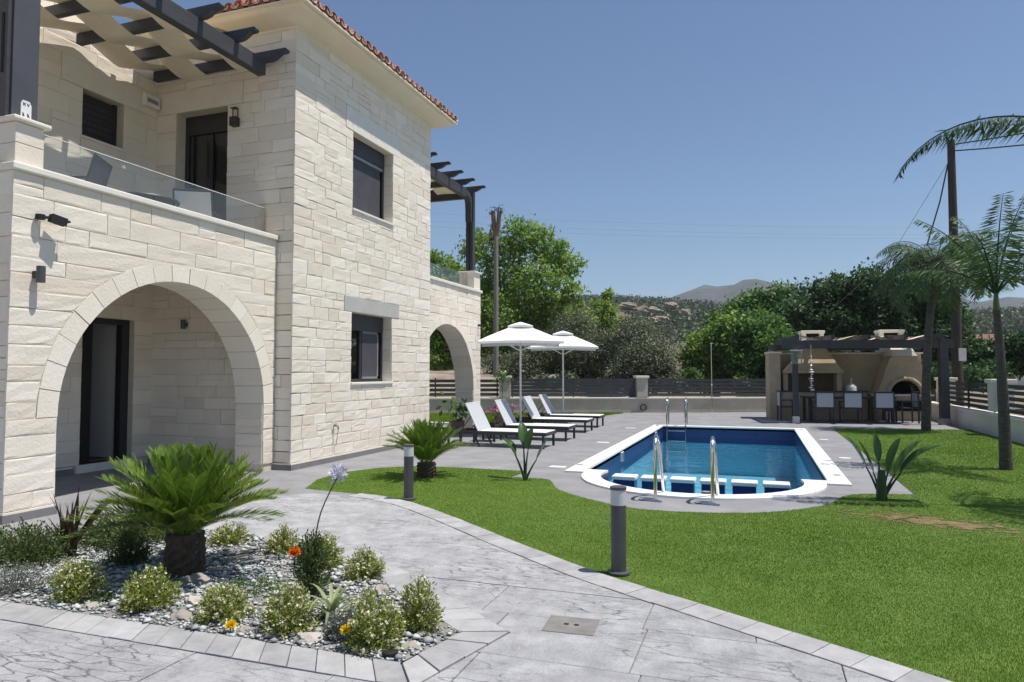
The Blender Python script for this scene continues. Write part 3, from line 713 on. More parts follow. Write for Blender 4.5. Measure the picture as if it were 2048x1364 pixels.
MB().box((XC - .18, 7.75, .12), (XC - .14, 7.95, 2.26)).build('door_leaf', blackM, dr)
# --- porch wall P with arch
PA0, PA1 = 4.87, YB - .02
ARC_P = (7.03 - PA0, 1.64, 1.87, 1.02)
wP = panel('porch_arch_wall', (XP, PA0, 0), Y_, X_, PA1 - PA0, 3.54, .5, arch_=ARC_P)
wall_stones(wP, (XP, PA0, 0), Y_, X_, PA1 - PA0, 3.54, arch_=ARC_P, rough=.0028, seed=51, ch=.195, wmin=.28, wmax=.8, prot=(.013, .021), u0=-.02)
voussoirs(wP, (XP, PA0, 0), Y_, X_, ARC_P, 19, .5)
wall_stones(wP, (XP, PA0 + ARC_P[0] - ARC_P[1], 0), -X_, Y_, .5, 1.02, rough=.003, seed=52, v0=.11, ch=.23, prot=(.008, .014))
wall_stones(wP, (XP - .6, PA0, 0), X_, -Y_, .6, 3.54, rough=.006, seed=53, ch=.235, wmin=.3, wmax=.6, prot=(.008, .02))
hp(MB().box((XC, PA0, 2.75), (XP - .6, PA0 + .3, 3.54)).box((XP - .6, PA0, 0), (XP - .5, PA0 + .5, 3.54)), 'porch_side_beam', mortarM)
hp(MB().box((XC - .02, PA0 + .05, 3.05), (XP - .02, YB + .05, 3.2)), 'balcony_slab', plasterM)
wall_stones(wP, (XP - .5, PA0 + ARC_P[0] + ARC_P[1], 0), X_, -Y_, .5, 1.02, rough=.003, seed=54, v0=.11, ch=.23, prot=(.008, .014))
# coping + pillar + skirting
hp(MB().box((XP - .52, PA0 - .05, 3.54), (XP + .06, YB - .03, 3.62)), 'balcony_coping', trimM, bevel=.015)
for k in range(2):
    hp(MB().box((XP - .4, PA0 - .0, 3.62 + k * .215), (XP + .0, 5.17, 3.62 + k * .215 + .21), t=.5), 'pillar_block', stoneM, tint=True, bevel=.006)
hp(MB().box((XP - .45, PA0 - .05, 4.05), (XP + .05, 5.22, 4.10)), 'pillar_cap', trimM, bevel=.015)
def skirt(a, b):
    hp(MB().box((a[0], a[1], 0), (b[0], b[1], .085)), 'skirting', greyskirtM); hp(MB().box((a[0] + .003, a[1] + .003, .085), (b[0] - .003, b[1] - .003, .105)), 'skirting_trim', trimM)
skirt((XA - .1, YB - .035, 0), (XA + .04, YE, 0)); skirt((XC, YB - .04, 0), (XA - .1, YB + .1, 0)); skirt((XP - .1, PA0 - .035, 0), (XP + .04, PA0 + .53, 0)); skirt((XP - .5, PA0 + .4, 0), (XP - .1, PA0 + .532, 0))
skirt((XC - .1, C0, 0), (XC + .03, 7.55, 0))
# balcony glass
gl = hp(MB().add([(XP - .19, 5.19, 3.63), (XP - .19, YB - .04, 3.63), (XP - .19, YB - .04, 4.06), (XP - .19, 5.19, 4.06)], [(0, 1, 2, 3)]), 'balustrade_glass', glassM)
MB().box((XP - .197, 5.19, 4.06), (XP - .183, YB - .04, 4.068)).build('glass_edge', ceramicM, gl)
MB().box((XP - .215, 5.19, 3.615), (XP - .17, YB - .04, 3.65)).build('glass_channel', plateM, gl)
# main block body (rear, hidden sides)
hp(MB().box((-13, YB + .3, 0), (XA - .75, YE, HW)).box((XA - .75, YE - .1, 0), (XA - .3, YE, HW)), 'main_block', mortarM)
hp(MB().box((XC - 3.5, C0, 2.6), (XC - .31, YB + .3, 6.95)).box((XC - 3.5, C0, 0), (XC - .31, 7.3, 2.6)), 'rear_block', mortarM)
hp(MB().box((XC - 3.5, C0 - .03, 6.95), (XC + .04, YB - .03, 7.02)), 'parapet_coping', trimM)
# cornice: profile swept round the main block
prof = [(0, 6.86), (.035, 6.88), (.04, 6.915), (.07, 6.925), (.14, 6.935), (.24, 6.96), (.33, 6.995), (.385, 7.02), (.40, 7.03), (.40, 7.06), (.455, 7.062), (.455, 7.09), (0, 7.10)]
def sweep(prof):
    corners = [(-13.2, YB, 0, -1), (XA, YB, 1, -1), (XA, YE, 1, 1), (-13.2, YE, 0, 1)]
    mb = MB(); n = len(prof)
    for cx_, cy_, sx, sy in corners:
        for o, z in prof: mb.v.append((cx_ + sx * o, cy_ + sy * o, z))
    for c in range(3):
        for i in range(n - 1):
            a = c * n + i; mb.f.append([a, a + n, a + n + 1, a + 1]); mb.t.append(.5)
    return mb
autosmooth(hp(sweep(prof), 'cornice', plasterM), 30)
# roof: hip planes + tiles
rf = hp(MB().add([(-13.2, YB - .42, 7.10), (XA + .42, YB - .42, 7.10), (XA + .42, YE + .42, 7.10), (-13.2, YE + .42, 7.10), (XA - 2.35, (YB + YE) / 2, 8.0), (-13.2, (YB + YE) / 2, 8.0)],
                 [(0, 1, 4, 5), (1, 2, 4), (2, 3, 5, 4), (0, 3, 2, 1)]), 'roof', tileM)
SL = .9 / 2.785
def barrel(mb, x, y, z, d, up, r_=.082, L=.42, taper=.8, shell=.014, t=.5, flip=False):
    """half-round tile; d = down-slope horizontal direction"""
    d = Vector(d); s = Vector((-d.y, d.x, 0)); vs = []; n = 7
    for k, (dist, rad) in enumerate(((0, r_), (L, r_ * taper))):
        for rr_ in (rad, rad - shell):
            for i in range(n):
                a = math.pi * i / (n - 1); sg = -1 if flip else 1
                vs.append(Vector((x, y, z)) - d * dist + s * rr_ * math.cos(a) + Vector((0, 0, dist * up + sg * rr_ * math.sin(a) * .95)))
    fs = []
    for i in range(n - 1):
        fs.append((i, i + 1, n + i + 1, n + i)); fs.append((i, 2 * n + i, 2 * n + i + 1, i + 1)); fs.append((n + i, n + i + 1, 3 * n + i + 1, 3 * n + i))
    mb.add(vs, fs, t)
rt = random.Random(9); rest = MB()
def tiles(n, p0, p1, d):
    for k in range(n):
        f_ = (k + .5) / n; x = p0[0] + (p1[0] - p0[0]) * f_; y = p0[1] + (p1[1] - p0[1]) * f_; dv = Vector(d)
        j = rt.uniform(-.02, .02); zz = 7.115 + rt.uniform(-.008, .008)
        m1 = MB(); barrel(m1, x + dv.x * (.06 + j), y + dv.y * (.06 + j), zz + .02, d, SL, r_=.088, t=rt.random()); o = hp(m1, 'roof_tile', tileM, rf, tint=True); o.data.shade_smooth()
        m2 = MB(); barrel(m2, x + dv.x * .05 - dv.y * .1, y + dv.y * .05 + dv.x * .1, zz + .07, d, SL, r_=.075, t=rt.random(), flip=True); hp(m2, 'pan_tile', tilemortM, rf, tint=True)
        s = Vector((-dv.y, dv.x, 0)); c = Vector((x + dv.x * .02, y + dv.y * .02, zz))
        c = c - dv * .05
        hp(MB().box((c.x - .055, c.y - .055, zz - .02), (c.x + .055, c.y + .055, zz + .085)), 'tile_bedding', tileM, rf)
        span = 2.6
        for q in range(1, 6):
            dist = q * .34
            lim = min(f_, 1 - f_) * math.dist(p0, p1)
            if dist > (lim if d[0] != 0 else f_ * math.dist(p0, p1)) - .1: break
            barrel(rest, x - dv.x * dist, y - dv.y * dist, zz + .03 + dist * SL, d, SL, t=rt.random())
tiles(27, (XA + .42, YB - .40), (XA + .42, YE + .40), (1, 0, 0))
tiles(20, (XA + .40, YB - .42), (XA - 3.6, YB - .42), (0, -1, 0))
o = hp(rest, 'upper_tiles', tileM, rf, tint=True); o['kind'] = 'stuff'
for s in (-1, 1):
    hb = MB(); yy = YB - .4 if s < 0 else YE + .4
    for k in range(7):
        f_ = k / 7; x = XA + .42 - f_ * 2.77; y = yy + (-s) * f_ * 2.77
        dd = Vector((1, s, 0)).normalized(); barrel(hb, x, y, 7.16 + f_ * .9, dd, SL * .7, r_=.1, L=.6, t=rt.random())
    hp(hb, 'hip_ridge', tileM, rf, tint=True)
# --- far porch F
FA0, FA1 = YE - .02, 17.38
ARC_F = (15.30 - FA0, 1.60, 1.80, 1.06)
wF = panel('far_arch_wall', (XP, FA0, 0), Y_, X_, FA1 - FA0, 3.62, .5, arch_=ARC_F)
wall_stones(wF, (XP, FA0, 0), Y_, X_, FA1 - FA0, 3.62, arch_=ARC_F, rough=.0028, seed=61, ch=.185, wmin=.25, wmax=.7, prot=(.013, .021))
voussoirs(wF, (XP, FA0, 0), Y_, X_, ARC_F, 17, .5)
wall_stones(wF, (XP - .5, FA0 + ARC_F[0] + ARC_F[1], 0), X_, -Y_, .5, 1.06, rough=.003, seed=62, v0=.11, ch=.23, prot=(.008, .014))
hp(MB().box((-11, FA0 + .1, 3.1), (XP - .03, FA1 - .02, 3.24)), 'far_balcony_slab', plasterM)
hp(MB().box((XP - .52, FA0, 3.62), (XP + .06, FA1 + .05, 3.70)), 'balcony_coping', trimM, bevel=.015)
hp(MB().box((-11, FA1 - .3, 2.8), (XP - .5, FA1, 3.62)).box((-11, FA1 - .5, 0), (-10.5, FA1, 2.8)), 'far_side_beam', mortarM)
hp(MB().box((XP - .42, FA1 - .42, 3.70), (XP + .0, FA1, 4.13)), 'pillar_block', stoneM, tint=True)
hp(MB().box((XP - .47, FA1 - .47, 4.13), (XP + .05, FA1 + .05, 4.18)), 'pillar_cap', trimM, bevel=.015)
hp(MB().add([(XP - .19, FA0 + .02, 3.71), (XP - .19, FA1 - .43, 3.71), (XP - .19, FA1 - .43, 4.08), (XP - .19, FA0 + .02, 4.08)], [(0, 1, 2, 3)]), 'balustrade_glass', glassM)
skirt((XP - .1, FA1 - .43, 0), (XP + .04, FA1 + .03, 0))
# --- create stone objects: 300 largest on their own, the rest as one part
STONES.sort(key=lambda s: -s[2])
for wobj, mb, ar in STONES[:300]:
    mb.build('stone', stoneM, wobj, tint=True)
rest = MB()
for wobj, mb, ar in STONES[300:]:
    b = len(rest.v); rest.v += mb.v; rest.f += [[b + i for i in f] for f in mb.f]; rest.t += mb.t
o = hp(rest, 'masonry', stoneM, tint=True); o['kind'] = 'stuff'

# ------------------------------------------------------------------ PERGOLAS on the balconies
def woven(parent, xs, y0, y1, ry, zc, amp, m=clothM, flat=False):
    """fabric strips along Y woven over and under rafters at ry"""
    for k in range(len(xs) - 1):
        mb = MB(); n = 40; vs = []; fs = []
        for i in range(n + 1):
            y = y0 + (y1 - y0) * i / n
            # nearest rafter phase
            ph = (y - ry[0]) / (ry[1] - ry[0]) * math.pi + (k % 2) * math.pi
            z = zc + amp * (math.asin(.97 * math.cos(ph)) / math.asin(.97) if flat else math.cos(ph))
            for j in range(5):
                x = xs[k] + .012 + (xs[k + 1] - xs[k] - .024) * j / 4
                vs.append((x, y, z + .012 * math.sin(j * 1.3 + i * .35)))
        for i in range(n):
            for j in range(4): a = i * 5 + j; fs.append((a, a + 1, a + 6, a + 5))
        o = mb.add(vs, fs).build('fabric_strip', m, parent, True, smooth=True)
def rafter(parent, x0, x1, y, z, w=.09, h=.13, name='rafter'):
    # profiled end at x1
    pr = [(x0, z), (x1 - .28, z), (x1 - .2, z + .02), (x1 - .1, z + h * .55), (x1, z + h * .6), (x1 + .02, z + h * .8), (x1, z + h), (x0, z + h)]
    vs = [(px, y - w / 2, pz) for px, pz in pr] + [(px, y + w / 2, pz) for px, pz in pr]; n = len(pr)
    fs = [tuple(range(n)), tuple(range(n, 2 * n))[::-1]] + [(i, n + i, n + (i + 1) % n, (i + 1) % n) for i in range(n)]
    return MB().add(vs, fs).build(name, pergM, parent, True)
pg = thing('balcony_pergola', 'dark timber pergola with woven cream fabric over the near balcony', 'pergola', (XP - .2, 4.93, 4.10))
BX = -7.20
post = MB().box((BX - .09, 4.86, 4.10), (BX + .09, 5.13, 6.10)).build('post', pergLM, pg, True)
MB().box((BX - .091, 4.82, 4.1), (BX + .06, 4.86, 6.1)).build('post_cheek', pergM, post)
for z in (4.55, 5.35): MB().box((BX - .02, 4.812, z), (BX + .01, 4.821, z + .62)).build('post_slot', blackM, post)
pl = MB().prism([(0, 0), (.11, 0), (.11, .16), (.09, .2), (.02, .2), (0, .16)], 0, .008).build('post_plaque', whiteM, post)
pl.data.transform(Matrix.Translation((BX + .092, 4.95, 4.105)) @ Matrix(((0, 0, 1, 0), (1, 0, 0, 0), (0, 1, 0, 0), (0, 0, 0, 1))))
mk = MB()
for a, b in (((.02, .15), (.045, .175)), ((.045, .15), (.02, .175)), ((.065, .175), (.075, .15)), ((.085, .175), (.075, .15)), ((.02, .03), (.02, .07)), ((.02, .07), (.035, .03)), ((.07, .03), (.07, .07)), ((.09, .03), (.07, .07))):
    mk.bar((BX + .102, 4.95 + a[0], 4.105 + a[1]), (BX + .102, 4.95 + b[0], 4.105 + b[1]), .006, .004)
mk.build('plaque_mark', blackM, pl)
MB().box((BX - .07, 4.6, 6.10), (BX + .07, 8.72, 6.34)).build('beam', pergM, pg, True, bevel=.008)
MB().box((XC + .05, YB - .1, 6.32), (BX - .08, YB - .03, 6.40)).build('wall_batten', trimM, pg, True)
RY = [4.6 + .695 * k for k in range(7)]
for y in RY[1:]: rafter(pg, XC + .12, BX + .42, y, 6.34, h=.15)
woven(pg, [-9.45 + .55 * k for k in range(5)], 4.9, 8.88, RY, 6.415, .097, flat=True)
# wires/hook etc. fine
pg2 = thing('balcony_pergola', 'dark timber pergola with curved brace over the far balcony', 'pergola', (XP - .2, FA1 - .2, 4.18))
post = MB().box((BX - .10, FA1 - .40, 4.18), (BX - .01, FA1 - .24, 6.35)).box((BX - .01, FA1 - .36, 4.18), (BX + .02, FA1 - .28, 6.2)).box((BX + .02, FA1 - .40, 4.18), (BX + .10, FA1 - .24, 6.35)).build('post', pergM, pg2, True)
MB().box((BX - .07, FA0 + .05, 6.10), (BX + .07, FA1 - .75, 6.32)).build('beam', pergM, pg2, True)
pth = [(BX, FA1 - .76, 6.21), (BX, FA1 - .6, 6.19), (BX, FA1 - .5, 6.12), (BX, FA1 - .44, 6.0), (BX, FA1 - .42, 5.8), (BX, FA1 - .415, 5.5)]
bm = MB()
for a, b in zip(pth[:-1], pth[1:]): bm.bar(a, b, .14, .16, upv=(1, 0, 0))
bm.build('curved_brace', pergM, pg2, True)
RY2 = [FA0 + .4 + .745 * k for k in range(5)]
for y in RY2: rafter(pg2, -10.8, BX + .42, y, 6.32, h=.14)
MB().box((-10.8, FA1 - .42, 6.15), (BX - .1, FA1 - .3, 6.32)).build('end_beam', pergM, pg2, True)
woven(pg2, [-10.6 + .82 * k for k in range(5)], FA0 + .1, FA1 - .2, RY2, 6.39, .092)

# fixtures on the walls
t = thing('emergency_light', 'white oblong emergency light box on the upper wall corner', 'wall light', (XC + .02, 8.74, 6.0))
MB().box((0, -.15, -.10), (.09, .15, .10)).build('housing', whiteM, t, bevel=.01)
MB().box((.09, -.11, -.04), (.095, .11, .03)).build('lens', plateM, t)
t = thing('wall_lamp', 'dark box wall lamp beside the balcony door', 'wall lamp', (-7.85, YB - .02, 5.5))
MB().box((-.06, -.1, -.06), (.06, 0, .08)).build('lamp_body', darkM, t)
MB().box((-.05, -.09, .22), (.05, -.02, .235)).box((-.055, -.04, .08), (-.043, -.028, .22)).box((.043, -.04, .08), (.055, -.028, .22)).build('lamp_cage', darkM, t)
t = thing('wall_lamp', 'dark cylinder wall lamp below the flood light on the porch wall', 'wall lamp', (XP + .02, 5.10, 2.42))
MB().lathe([(.042, 0), (.042, .17)], c=(.085, 0, 0), n=14).build('lamp_tube', bollM, t)
MB().box((0, -.03, .05), (.06, .03, .12)).build('bracket', darkM, t)
t = thing('wall_lamp', 'small dark lamp on the shaded wall inside the porch', 'wall lamp', (-8.79, YB - .02, 2.2))
MB().lathe([(.04, 0), (.04, .15)], c=(0, -.07, 0), n=12).build('lamp_tube', bollM, t); MB().box((-.025, -.06, .04), (.025, 0, .1)).build('bracket', darkM, t)
t = thing('flood_light', 'black flood light with sensor arm on the porch wall', 'flood light', (XP + .02, 5.1, 3.1))
MB().lathe([(.045, 0), (.045, .05)], c=(.05, 0, -.02), n=12).build('mount', blackM, t)
MB().bar((.06, 0, 0), (.10, .08, .01), .025, .025).build('arm', blackM, t)
h_ = MB().bar((.10, .07, .01), (.13, .22, -.02), .08, .08).build('lamp_head', blackM, t)
MB().bar((.135, .22, -.015), (.14, .26, .0), .025, .025).build('sensor', blackM, h_)
t = thing('garden_tap', 'small brass wall tap with a hose end on the pool-side wall', 'tap', (XA + .02, 10.05, .6))
autosmooth(MB().tube([(0, 0, 0), (.07, 0, 0), (.09, 0, -.02), (.09, 0, -.06)], .014, 8).build('spout', ironM, t)); MB().box((.03, -.035, .02), (.05, .035, .035)).build('handle', ironM, t)
MB().tube([(.09, 0, -.06), (.07, 0, -.2), (.05, -.005, -.34)], .006, 5).build('hose', plateM, t)
t = thing('small_camera', 'tiny black camera at the end of the far arch wall', 'camera', (XP + .02, 17.2, 2.75)); MB().bar((0, 0, 0), (.1, .02, -.01), .05, .05).build('camera_body', blackM, t); MB().lathe([(.03, 0), (.03, .02)], c=(.0, .0, -.01)).build('base', blackM, t)

# balcony furniture
def sling_chair(label, loc, rz, sm, grp, name='balcony_chair'):
    t = thing(name, label, 'chair', loc, rz, grp)
    for s in (-1, 1):
        MB().tube([(s * .26, -.24, 0), (s * .26, -.26, .43)], .015, 6).build('leg', darkM, t); MB().tube([(s * .26, .25, 0), (s * .26, .22, .43)], .015, 6).build('leg', darkM, t)
        MB().tube([(s * .26, .2, .43), (s * .26, .34, .95)], .015, 6).build('back_post', darkM, t)
        MB().bar((s * .27, -.25, .64), (s * .27, .26, .66), .045, .02).build('armrest', darkM, t)
    MB().tube([(-.26, .34, .95), (.26, .34, .95)], .015, 6).build('top_rail', darkM, t)
    MB().add([(-.25, -.26, .43), (.25, -.26, .43), (.25, .21, .41), (-.25, .21, .41), (-.25, -.26, .445), (.25, -.26, .445), (.25, .21, .425), (-.25, .21, .425)], [(0, 1, 2, 3), (4, 5, 6, 7), (0, 1, 5, 4)]).build('seat', sm, t)
    MB().bar((0, .22, .47), (0, .335, .93), .5, .012, upv=(0, 1, 0)).build('backrest', sm, t)
    return t
sling_chair('dark sling chair behind the balcony glass next to the pillar', (-8.0, 6.25, 3.2), R(-60), screenM, 'balcony chairs')
sling_chair('light sling chair behind the balcony glass in front of the door', (-7.9, 8.2, 3.2), R(-150), seatM, 'balcony chairs')
t = thing('balcony_table', 'round glass table with dark rim behind the balcony glass', 'table', (-8.1, 7.4, 3.2))
MB().lathe([(.44, .70), (.44, .712)], n=28).build('glass_top', tableGlassM, t)
autosmooth(MB().tube([(.45 * math.cos(k * .2618), .45 * math.sin(k * .2618), .706) for k in range(25)], .014, 6).build('rim', darkM, t))
for k in range(4):
    a = k * math.pi / 2 + .5; MB().tube([(.4 * math.cos(a), .4 * math.sin(a), .7), (.33 * math.cos(a), .33 * math.sin(a), 0)], .014, 6).build('leg', darkM, t)

# ------------------------------------------------------------------ PLANT HELPERS
def pinnate(path, n, Lf, Wf, sweep=.7, vee=.35, droop=0.0, start=.12, jit=.12):
    """leaflet quads on both sides of a rachis path; returns V, F"""
    path = np.array([tuple(p) for p in path]); seg = np.linalg.norm(np.diff(path, axis=0), axis=1); cum = np.r_[0, np.cumsum(seg)]; cum /= cum[-1]
    t_ = np.linspace(start, .995, n); P = np.stack([np.interp(t_, cum, path[:, k]) for k in range(3)], 1)
    T = unit(np.stack([np.interp(np.clip(t_ + .02, 0, 1), cum, path[:, k]) - np.interp(t_ - .02, cum, path[:, k]) for k in range(3)], 1))
    H = T.copy(); H[:, 2] = 0; side = unit(np.cross(T, np.array([0, 0, 1.0]))); bad = np.linalg.norm(np.cross(T, np.array([0, 0, 1.0])), axis=1) < .05
    side[bad] = [1, 0, 0]; N = unit(np.cross(side, T))
    Vs = []; out = []
    for s in (-1, 1):
        d = side * s + T * sweep + N * vee + rng.normal(0, jit, (n, 3)) - np.array([0, 0, droop]); L = np.array([Lf(x) for x in t_])
        V, Fc = leaf_quads(P, L, Wf, nrm=unit(N + rng.normal(0, .15, (n, 3))), dirs=d); out.append(V)
    V = np.concatenate(out); return V, np.arange(len(V)).reshape(-1, 4)
def arch_path(base, az, el, L, bend, n=10, twist=0):
    p = Vector(base); pts = [p.copy()]; e = el
    for i in range(n):
        p = p + Vector((math.cos(az) * math.cos(e), math.sin(az) * math.cos(e), math.sin(e))) * L / n; pts.append(p.copy()); e -= bend / n * (1 + i / n); az += twist / n
    return pts
def cycad(name, label, loc, trunk_h, trunk_r, nf, L, seed, leafL=.11, elmin=16, lw=.019):
    t = thing(name, label, 'cycad', loc); rg = random.Random(seed)
    mb = MB(); n = 14; rings = 9
    for i in range(rings + 1):
        z = trunk_h * i / rings
        for k in range(n):
            a = 2 * math.pi * k / n; r_ = trunk_r * (1.12 - .12 * i / rings) * (1 + .09 * ((k + i) % 2) - .04 + rg.uniform(-.03, .03)); mb.v.append((r_ * math.cos(a), r_ * math.sin(a), z - .01))
    for i in range(rings):
        for k in range(n): mb.f.append([i * n + k, i * n + (k + 1) % n, (i + 1) * n + (k + 1) % n, (i + 1) * n + k]); mb.t.append(.5)
    mb.f.append([rings * n + k for k in range(n)]); mb.t.append(.5)
    mb.build('trunk', cycTrunkM, t)
    for k in range(nf):
        f_ = k / nf; az = k * 2.399963 + rg.uniform(-.15, .15); el = R(88 - (88 - elmin) * f_ ** 1.0 + rg.uniform(-6, 6)); bend = R(8 + 22 * f_)
        Lk = L * rg.uniform(.88, 1.08) * (.9 + .15 * f_); b = (.5 * trunk_r * math.cos(az), .5 * trunk_r * math.sin(az), trunk_h - .01)
        pth = arch_path(b, az, el, Lk, bend)
        V, Fc = pinnate(pth, 44, lambda x: leafL * (.35 + 1.0 * math.sin(min(1, x * 1.35 + .1) * math.pi * .75)) * (1 if x < .8 else 1.9 - x * 1.12), lw * L / .72, sweep=1.35, vee=.5, jit=.06, start=.08)
        tn = np.clip(rng.normal(.35 + .35 * (1 - f_), .16, len(Fc)), 0, 1)
        # rachis as thin strip
        rv = []; 
        for p in pth: rv += [(p.x - .004, p.y, p.z), (p.x + .004, p.y, p.z)]
        rf_ = [[2 * i, 2 * i + 1, 2 * i + 3, 2 * i + 2] for i in range(len(pth) - 1)]
        V2 = np.concatenate([V, np.array(rv)]); F2 = np.concatenate([Fc, np.array(rf_) + len(V)]); tn = np.r_[tn, np.full(len(rf_), .8)]
        np_obj('frond', V2, F2, leafCycad, t, tint=tn)
def shrub(name, label, loc, r_, h, m, n=900, ls=.028, flowers=0, fm=None, grp=None, up=.5, cat='shrub', fs=.017, seed=0):
    t = thing(name, label, cat, loc, 0, grp); rg = np.random.default_rng(seed + 100)
    # sprigs radiating from the base
    ns = max(12, n // 28); d = unit(rg.normal(size=(ns, 3)) * np.array([1, 1, .8]) + np.array([0, 0, up])); d[:, 2] = np.abs(d[:, 2]); 
    L = rg.uniform(.8, 1.06, ns)
    per = n // ns; tt = np.repeat(rg.uniform(.0, 1, (ns, per)) ** .42, 1).reshape(ns, per)
    tips = d * L[:, None] * np.array([r_, r_, h]); tips[:, 2] = np.maximum(tips[:, 2], .02)
    P = (tips[:, None, :] * tt[:, :, None]).reshape(-1, 3) + rg.normal(0, .07 * r_, (ns * per, 3)); P[:, 2] = np.abs(P[:, 2]) + .004; P[:, 2] *= 1.0
    dirs = np.repeat(d, per, 0) + rg.normal(0, .6, (ns * per, 3)) + np.array([0, 0, .25])
    V, Fc = leaf_quads(P, ls * rg.uniform(.7, 1.3, len(P)), ls * .42, dirs=dirs)
    tn = np.clip(.25 + .5 * tt.ravel() * 0 + rg.normal(.25, .22, len(P)), 0, 1)
    np_obj('foliage', V, Fc, m, t, tint=tn)
    sv = MB()
    for k in range(0, ns, max(1, ns // 10)): sv.tube([(0, 0, 0), tuple(tips[k] * .5), tuple(tips[k] * .95)], [.004, .003, .0015], 4, cap=False)
    sv.build('stem', barkM, t)
    if flowers:
        k = rg.integers(0, ns, flowers); Q = tips[k] * rg.uniform(.82, 1.06, (flowers, 1)) + rg.normal(0, .06 * r_, (flowers, 3)); Q[:, 2] = np.abs(Q[:, 2]) + .01
        Vs = []
        for a in range(3):
            V, Fc = leaf_quads(Q, fs, fs * .8, nrm=unit(rg.normal(size=(flowers, 3)) + np.array([0, 0, 1.2]))); Vs.append(V)
        V = np.concatenate(Vs); np_obj('blossom', V, np.arange(len(V)).reshape(-1, 4), fm, t, tint=rg.random(len(V) // 4))
    return t
def bloom(parent_label, loc, m, r_=.035, grp=None, stem=.15, name='marigold', cat='flower'):
    t = thing(name, parent_label, cat, (loc[0], loc[1], loc[2] - stem), 0, grp)
    MB().tube([(0, 0, 0), (.005, .002, stem)], .0035, 5).build('stem', leafMid, t)
    n = 120; az = rng.uniform(0, 6.28, n); el = rng.uniform(-.2, 1.45, n); d = np.stack([np.cos(az) * np.cos(el), np.sin(az) * np.cos(el), np.sin(el)], 1)
    V, Fc = leaf_quads(np.tile([[.005, .002, stem]], (n, 1)), r_ * rng.uniform(.75, 1.0, n), r_ * .45, dirs=d); np_obj('petals', V, Fc, m, t, tint=rng.random(n))

# ------------------------------------------------------------------ GARDEN BED
sheet('garden_bed', BED, .018, soilM)
lo = np.array([-7.2, 3.2]); hi = np.array([-1.6, 5.35])
P = rng.uniform(lo, hi, (44000, 2)); P = P[inside([(p[0] * .998 - .003, p[1]) for p in BED], P)]
nz = np.sin(P[:, 0] * 5 + 2 * np.sin(P[:, 1] * 4)) * np.sin(P[:, 1] * 7 + np.sin(P[:, 0] * 6)); P = P[rng.random(len(P)) < np.clip(.62 + .5 * nz, .12, 1)]
n = len(P); sz = rng.uniform(.006, .017, n) * (1 + (rng.random(n) < .08) * 1.2)
octv = np.array([[1, 0, 0], [0, 1, 0], [-1, 0, 0], [0, -1, 0], [0, 0, .4], [0, 0, -.4]]); octf = np.array([[0, 1, 4], [1, 2, 4], [2, 3, 4], [3, 0, 4], [1, 0, 5], [2, 1, 5], [3, 2, 5], [0, 3, 5]])
V = octv[None] * sz[:, None, None] * rng.uniform(.6, 1.4, (n, 6, 1)); a = rng.uniform(0, 6.28, n); c_, s_ = np.cos(a), np.sin(a)
V = np.stack([V[:, :, 0] * c_[:, None] - V[:, :, 1] * s_[:, None], V[:, :, 0] * s_[:, None] + V[:, :, 1] * c_[:, None], V[:, :, 2]], 2)
V += np.stack([P[:, 0], P[:, 1], .02 + sz * .4], 1)[:, None, :]
Fc = (octf[None] + (np.arange(n) * 6)[:, None, None]).reshape(-1, 3)
tag(np_obj('gravel', V.reshape(-1, 3), Fc, gravelM, tint=np.repeat(np.clip(rng.normal(.6, .3, n), 0, 1), 8)), 'pale grey stone chippings covering the planted bed', 'gravel', kind='stuff')
def rock(name, label, loc, s, seed, m=rockM, grp=None):
    rg = random.Random(seed); bm = bmesh.new(); bmesh.ops.create_icosphere(bm, subdivisions=3, radius=1)
    for v in bm.verts:
        k = 1 + .22 * math.sin(v.co.x * 3 + seed) * math.sin(v.co.y * 4 + seed * 2) + .12 * math.sin(v.co.z * 7 + v.co.x * 6 + seed) + rg.uniform(-.06, .06); v.co = Vector((v.co.x * s[0] * k, v.co.y * s[1] * k, v.co.z * s[2] * k))
    me = bpy.data.meshes.new(name); bm.to_mesh(me); bm.free(); me.materials.append(m); o = link(bpy.data.objects.new(name, me)); o.location = loc
    a_ = me.attributes.new('tint', 'FLOAT', 'FACE'); a_.data.foreach_set('value', [rg.uniform(.3, .8)] * len(me.polygons))
    autosmooth(o, 35); return tag(o, label, 'rock', grp)
rocks = [((-3.3, 3.36, .03), (.1, .07, .05), 'tan rock between the yellow-green shrub and the white-flowered shrub by the near border'),
         ((-3.42, 3.58, .04), (.08, .06, .05), 'grey rock right behind the yellow-green shrub'), ((-2.78, 3.3, .03), (.07, .05, .035), 'tan rock by the near border beside the left yellow flower'),
         ((-2.36, 3.32, .03), (.12, .07, .05), 'pinkish rock by the near border left of the strap-leaved plant'), ((-3.75, 3.95, .04), (.14, .09, .06), 'grey rock at the right foot of the big cycad'),
         ((-2.15, 3.8, .03), (.1, .08, .04), 'pale flat rock behind the strap-leaved plant'), ((-1.78, 3.42, .03), (.07, .05, .03), 'small grey rock in the pointed bed corner'),
         ((-4.0, 3.33, .03), (.06, .05, .03), 'small pale rock by the near border left of the yellow-green shrub'), ((-2.42, 4.2, .03), (.09, .07, .05), 'grey rock by the angled border below the cream shrub')]
for i, (l_, s_, lb) in enumerate(rocks): rock('garden_rock', lb, (l_[0], l_[1], l_[2] - .008), tuple(q * .72 for q in s_), i + 3, grp='rocks in the planted bed')
cycad('cycad', 'large dark green cycad with stout trunk in the gravel bed', (-3.99, 4.08, .02), .31, .13, 70, .64, 5, leafL=.115, lw=.02, elmin=20)
cycad('cycad', 'smaller cycad with upright fronds standing on the lawn', (-4.48, 9.02, .0), .22, .13, 46, .58, 8, leafL=.12, elmin=34, lw=.022)
BZ = .02
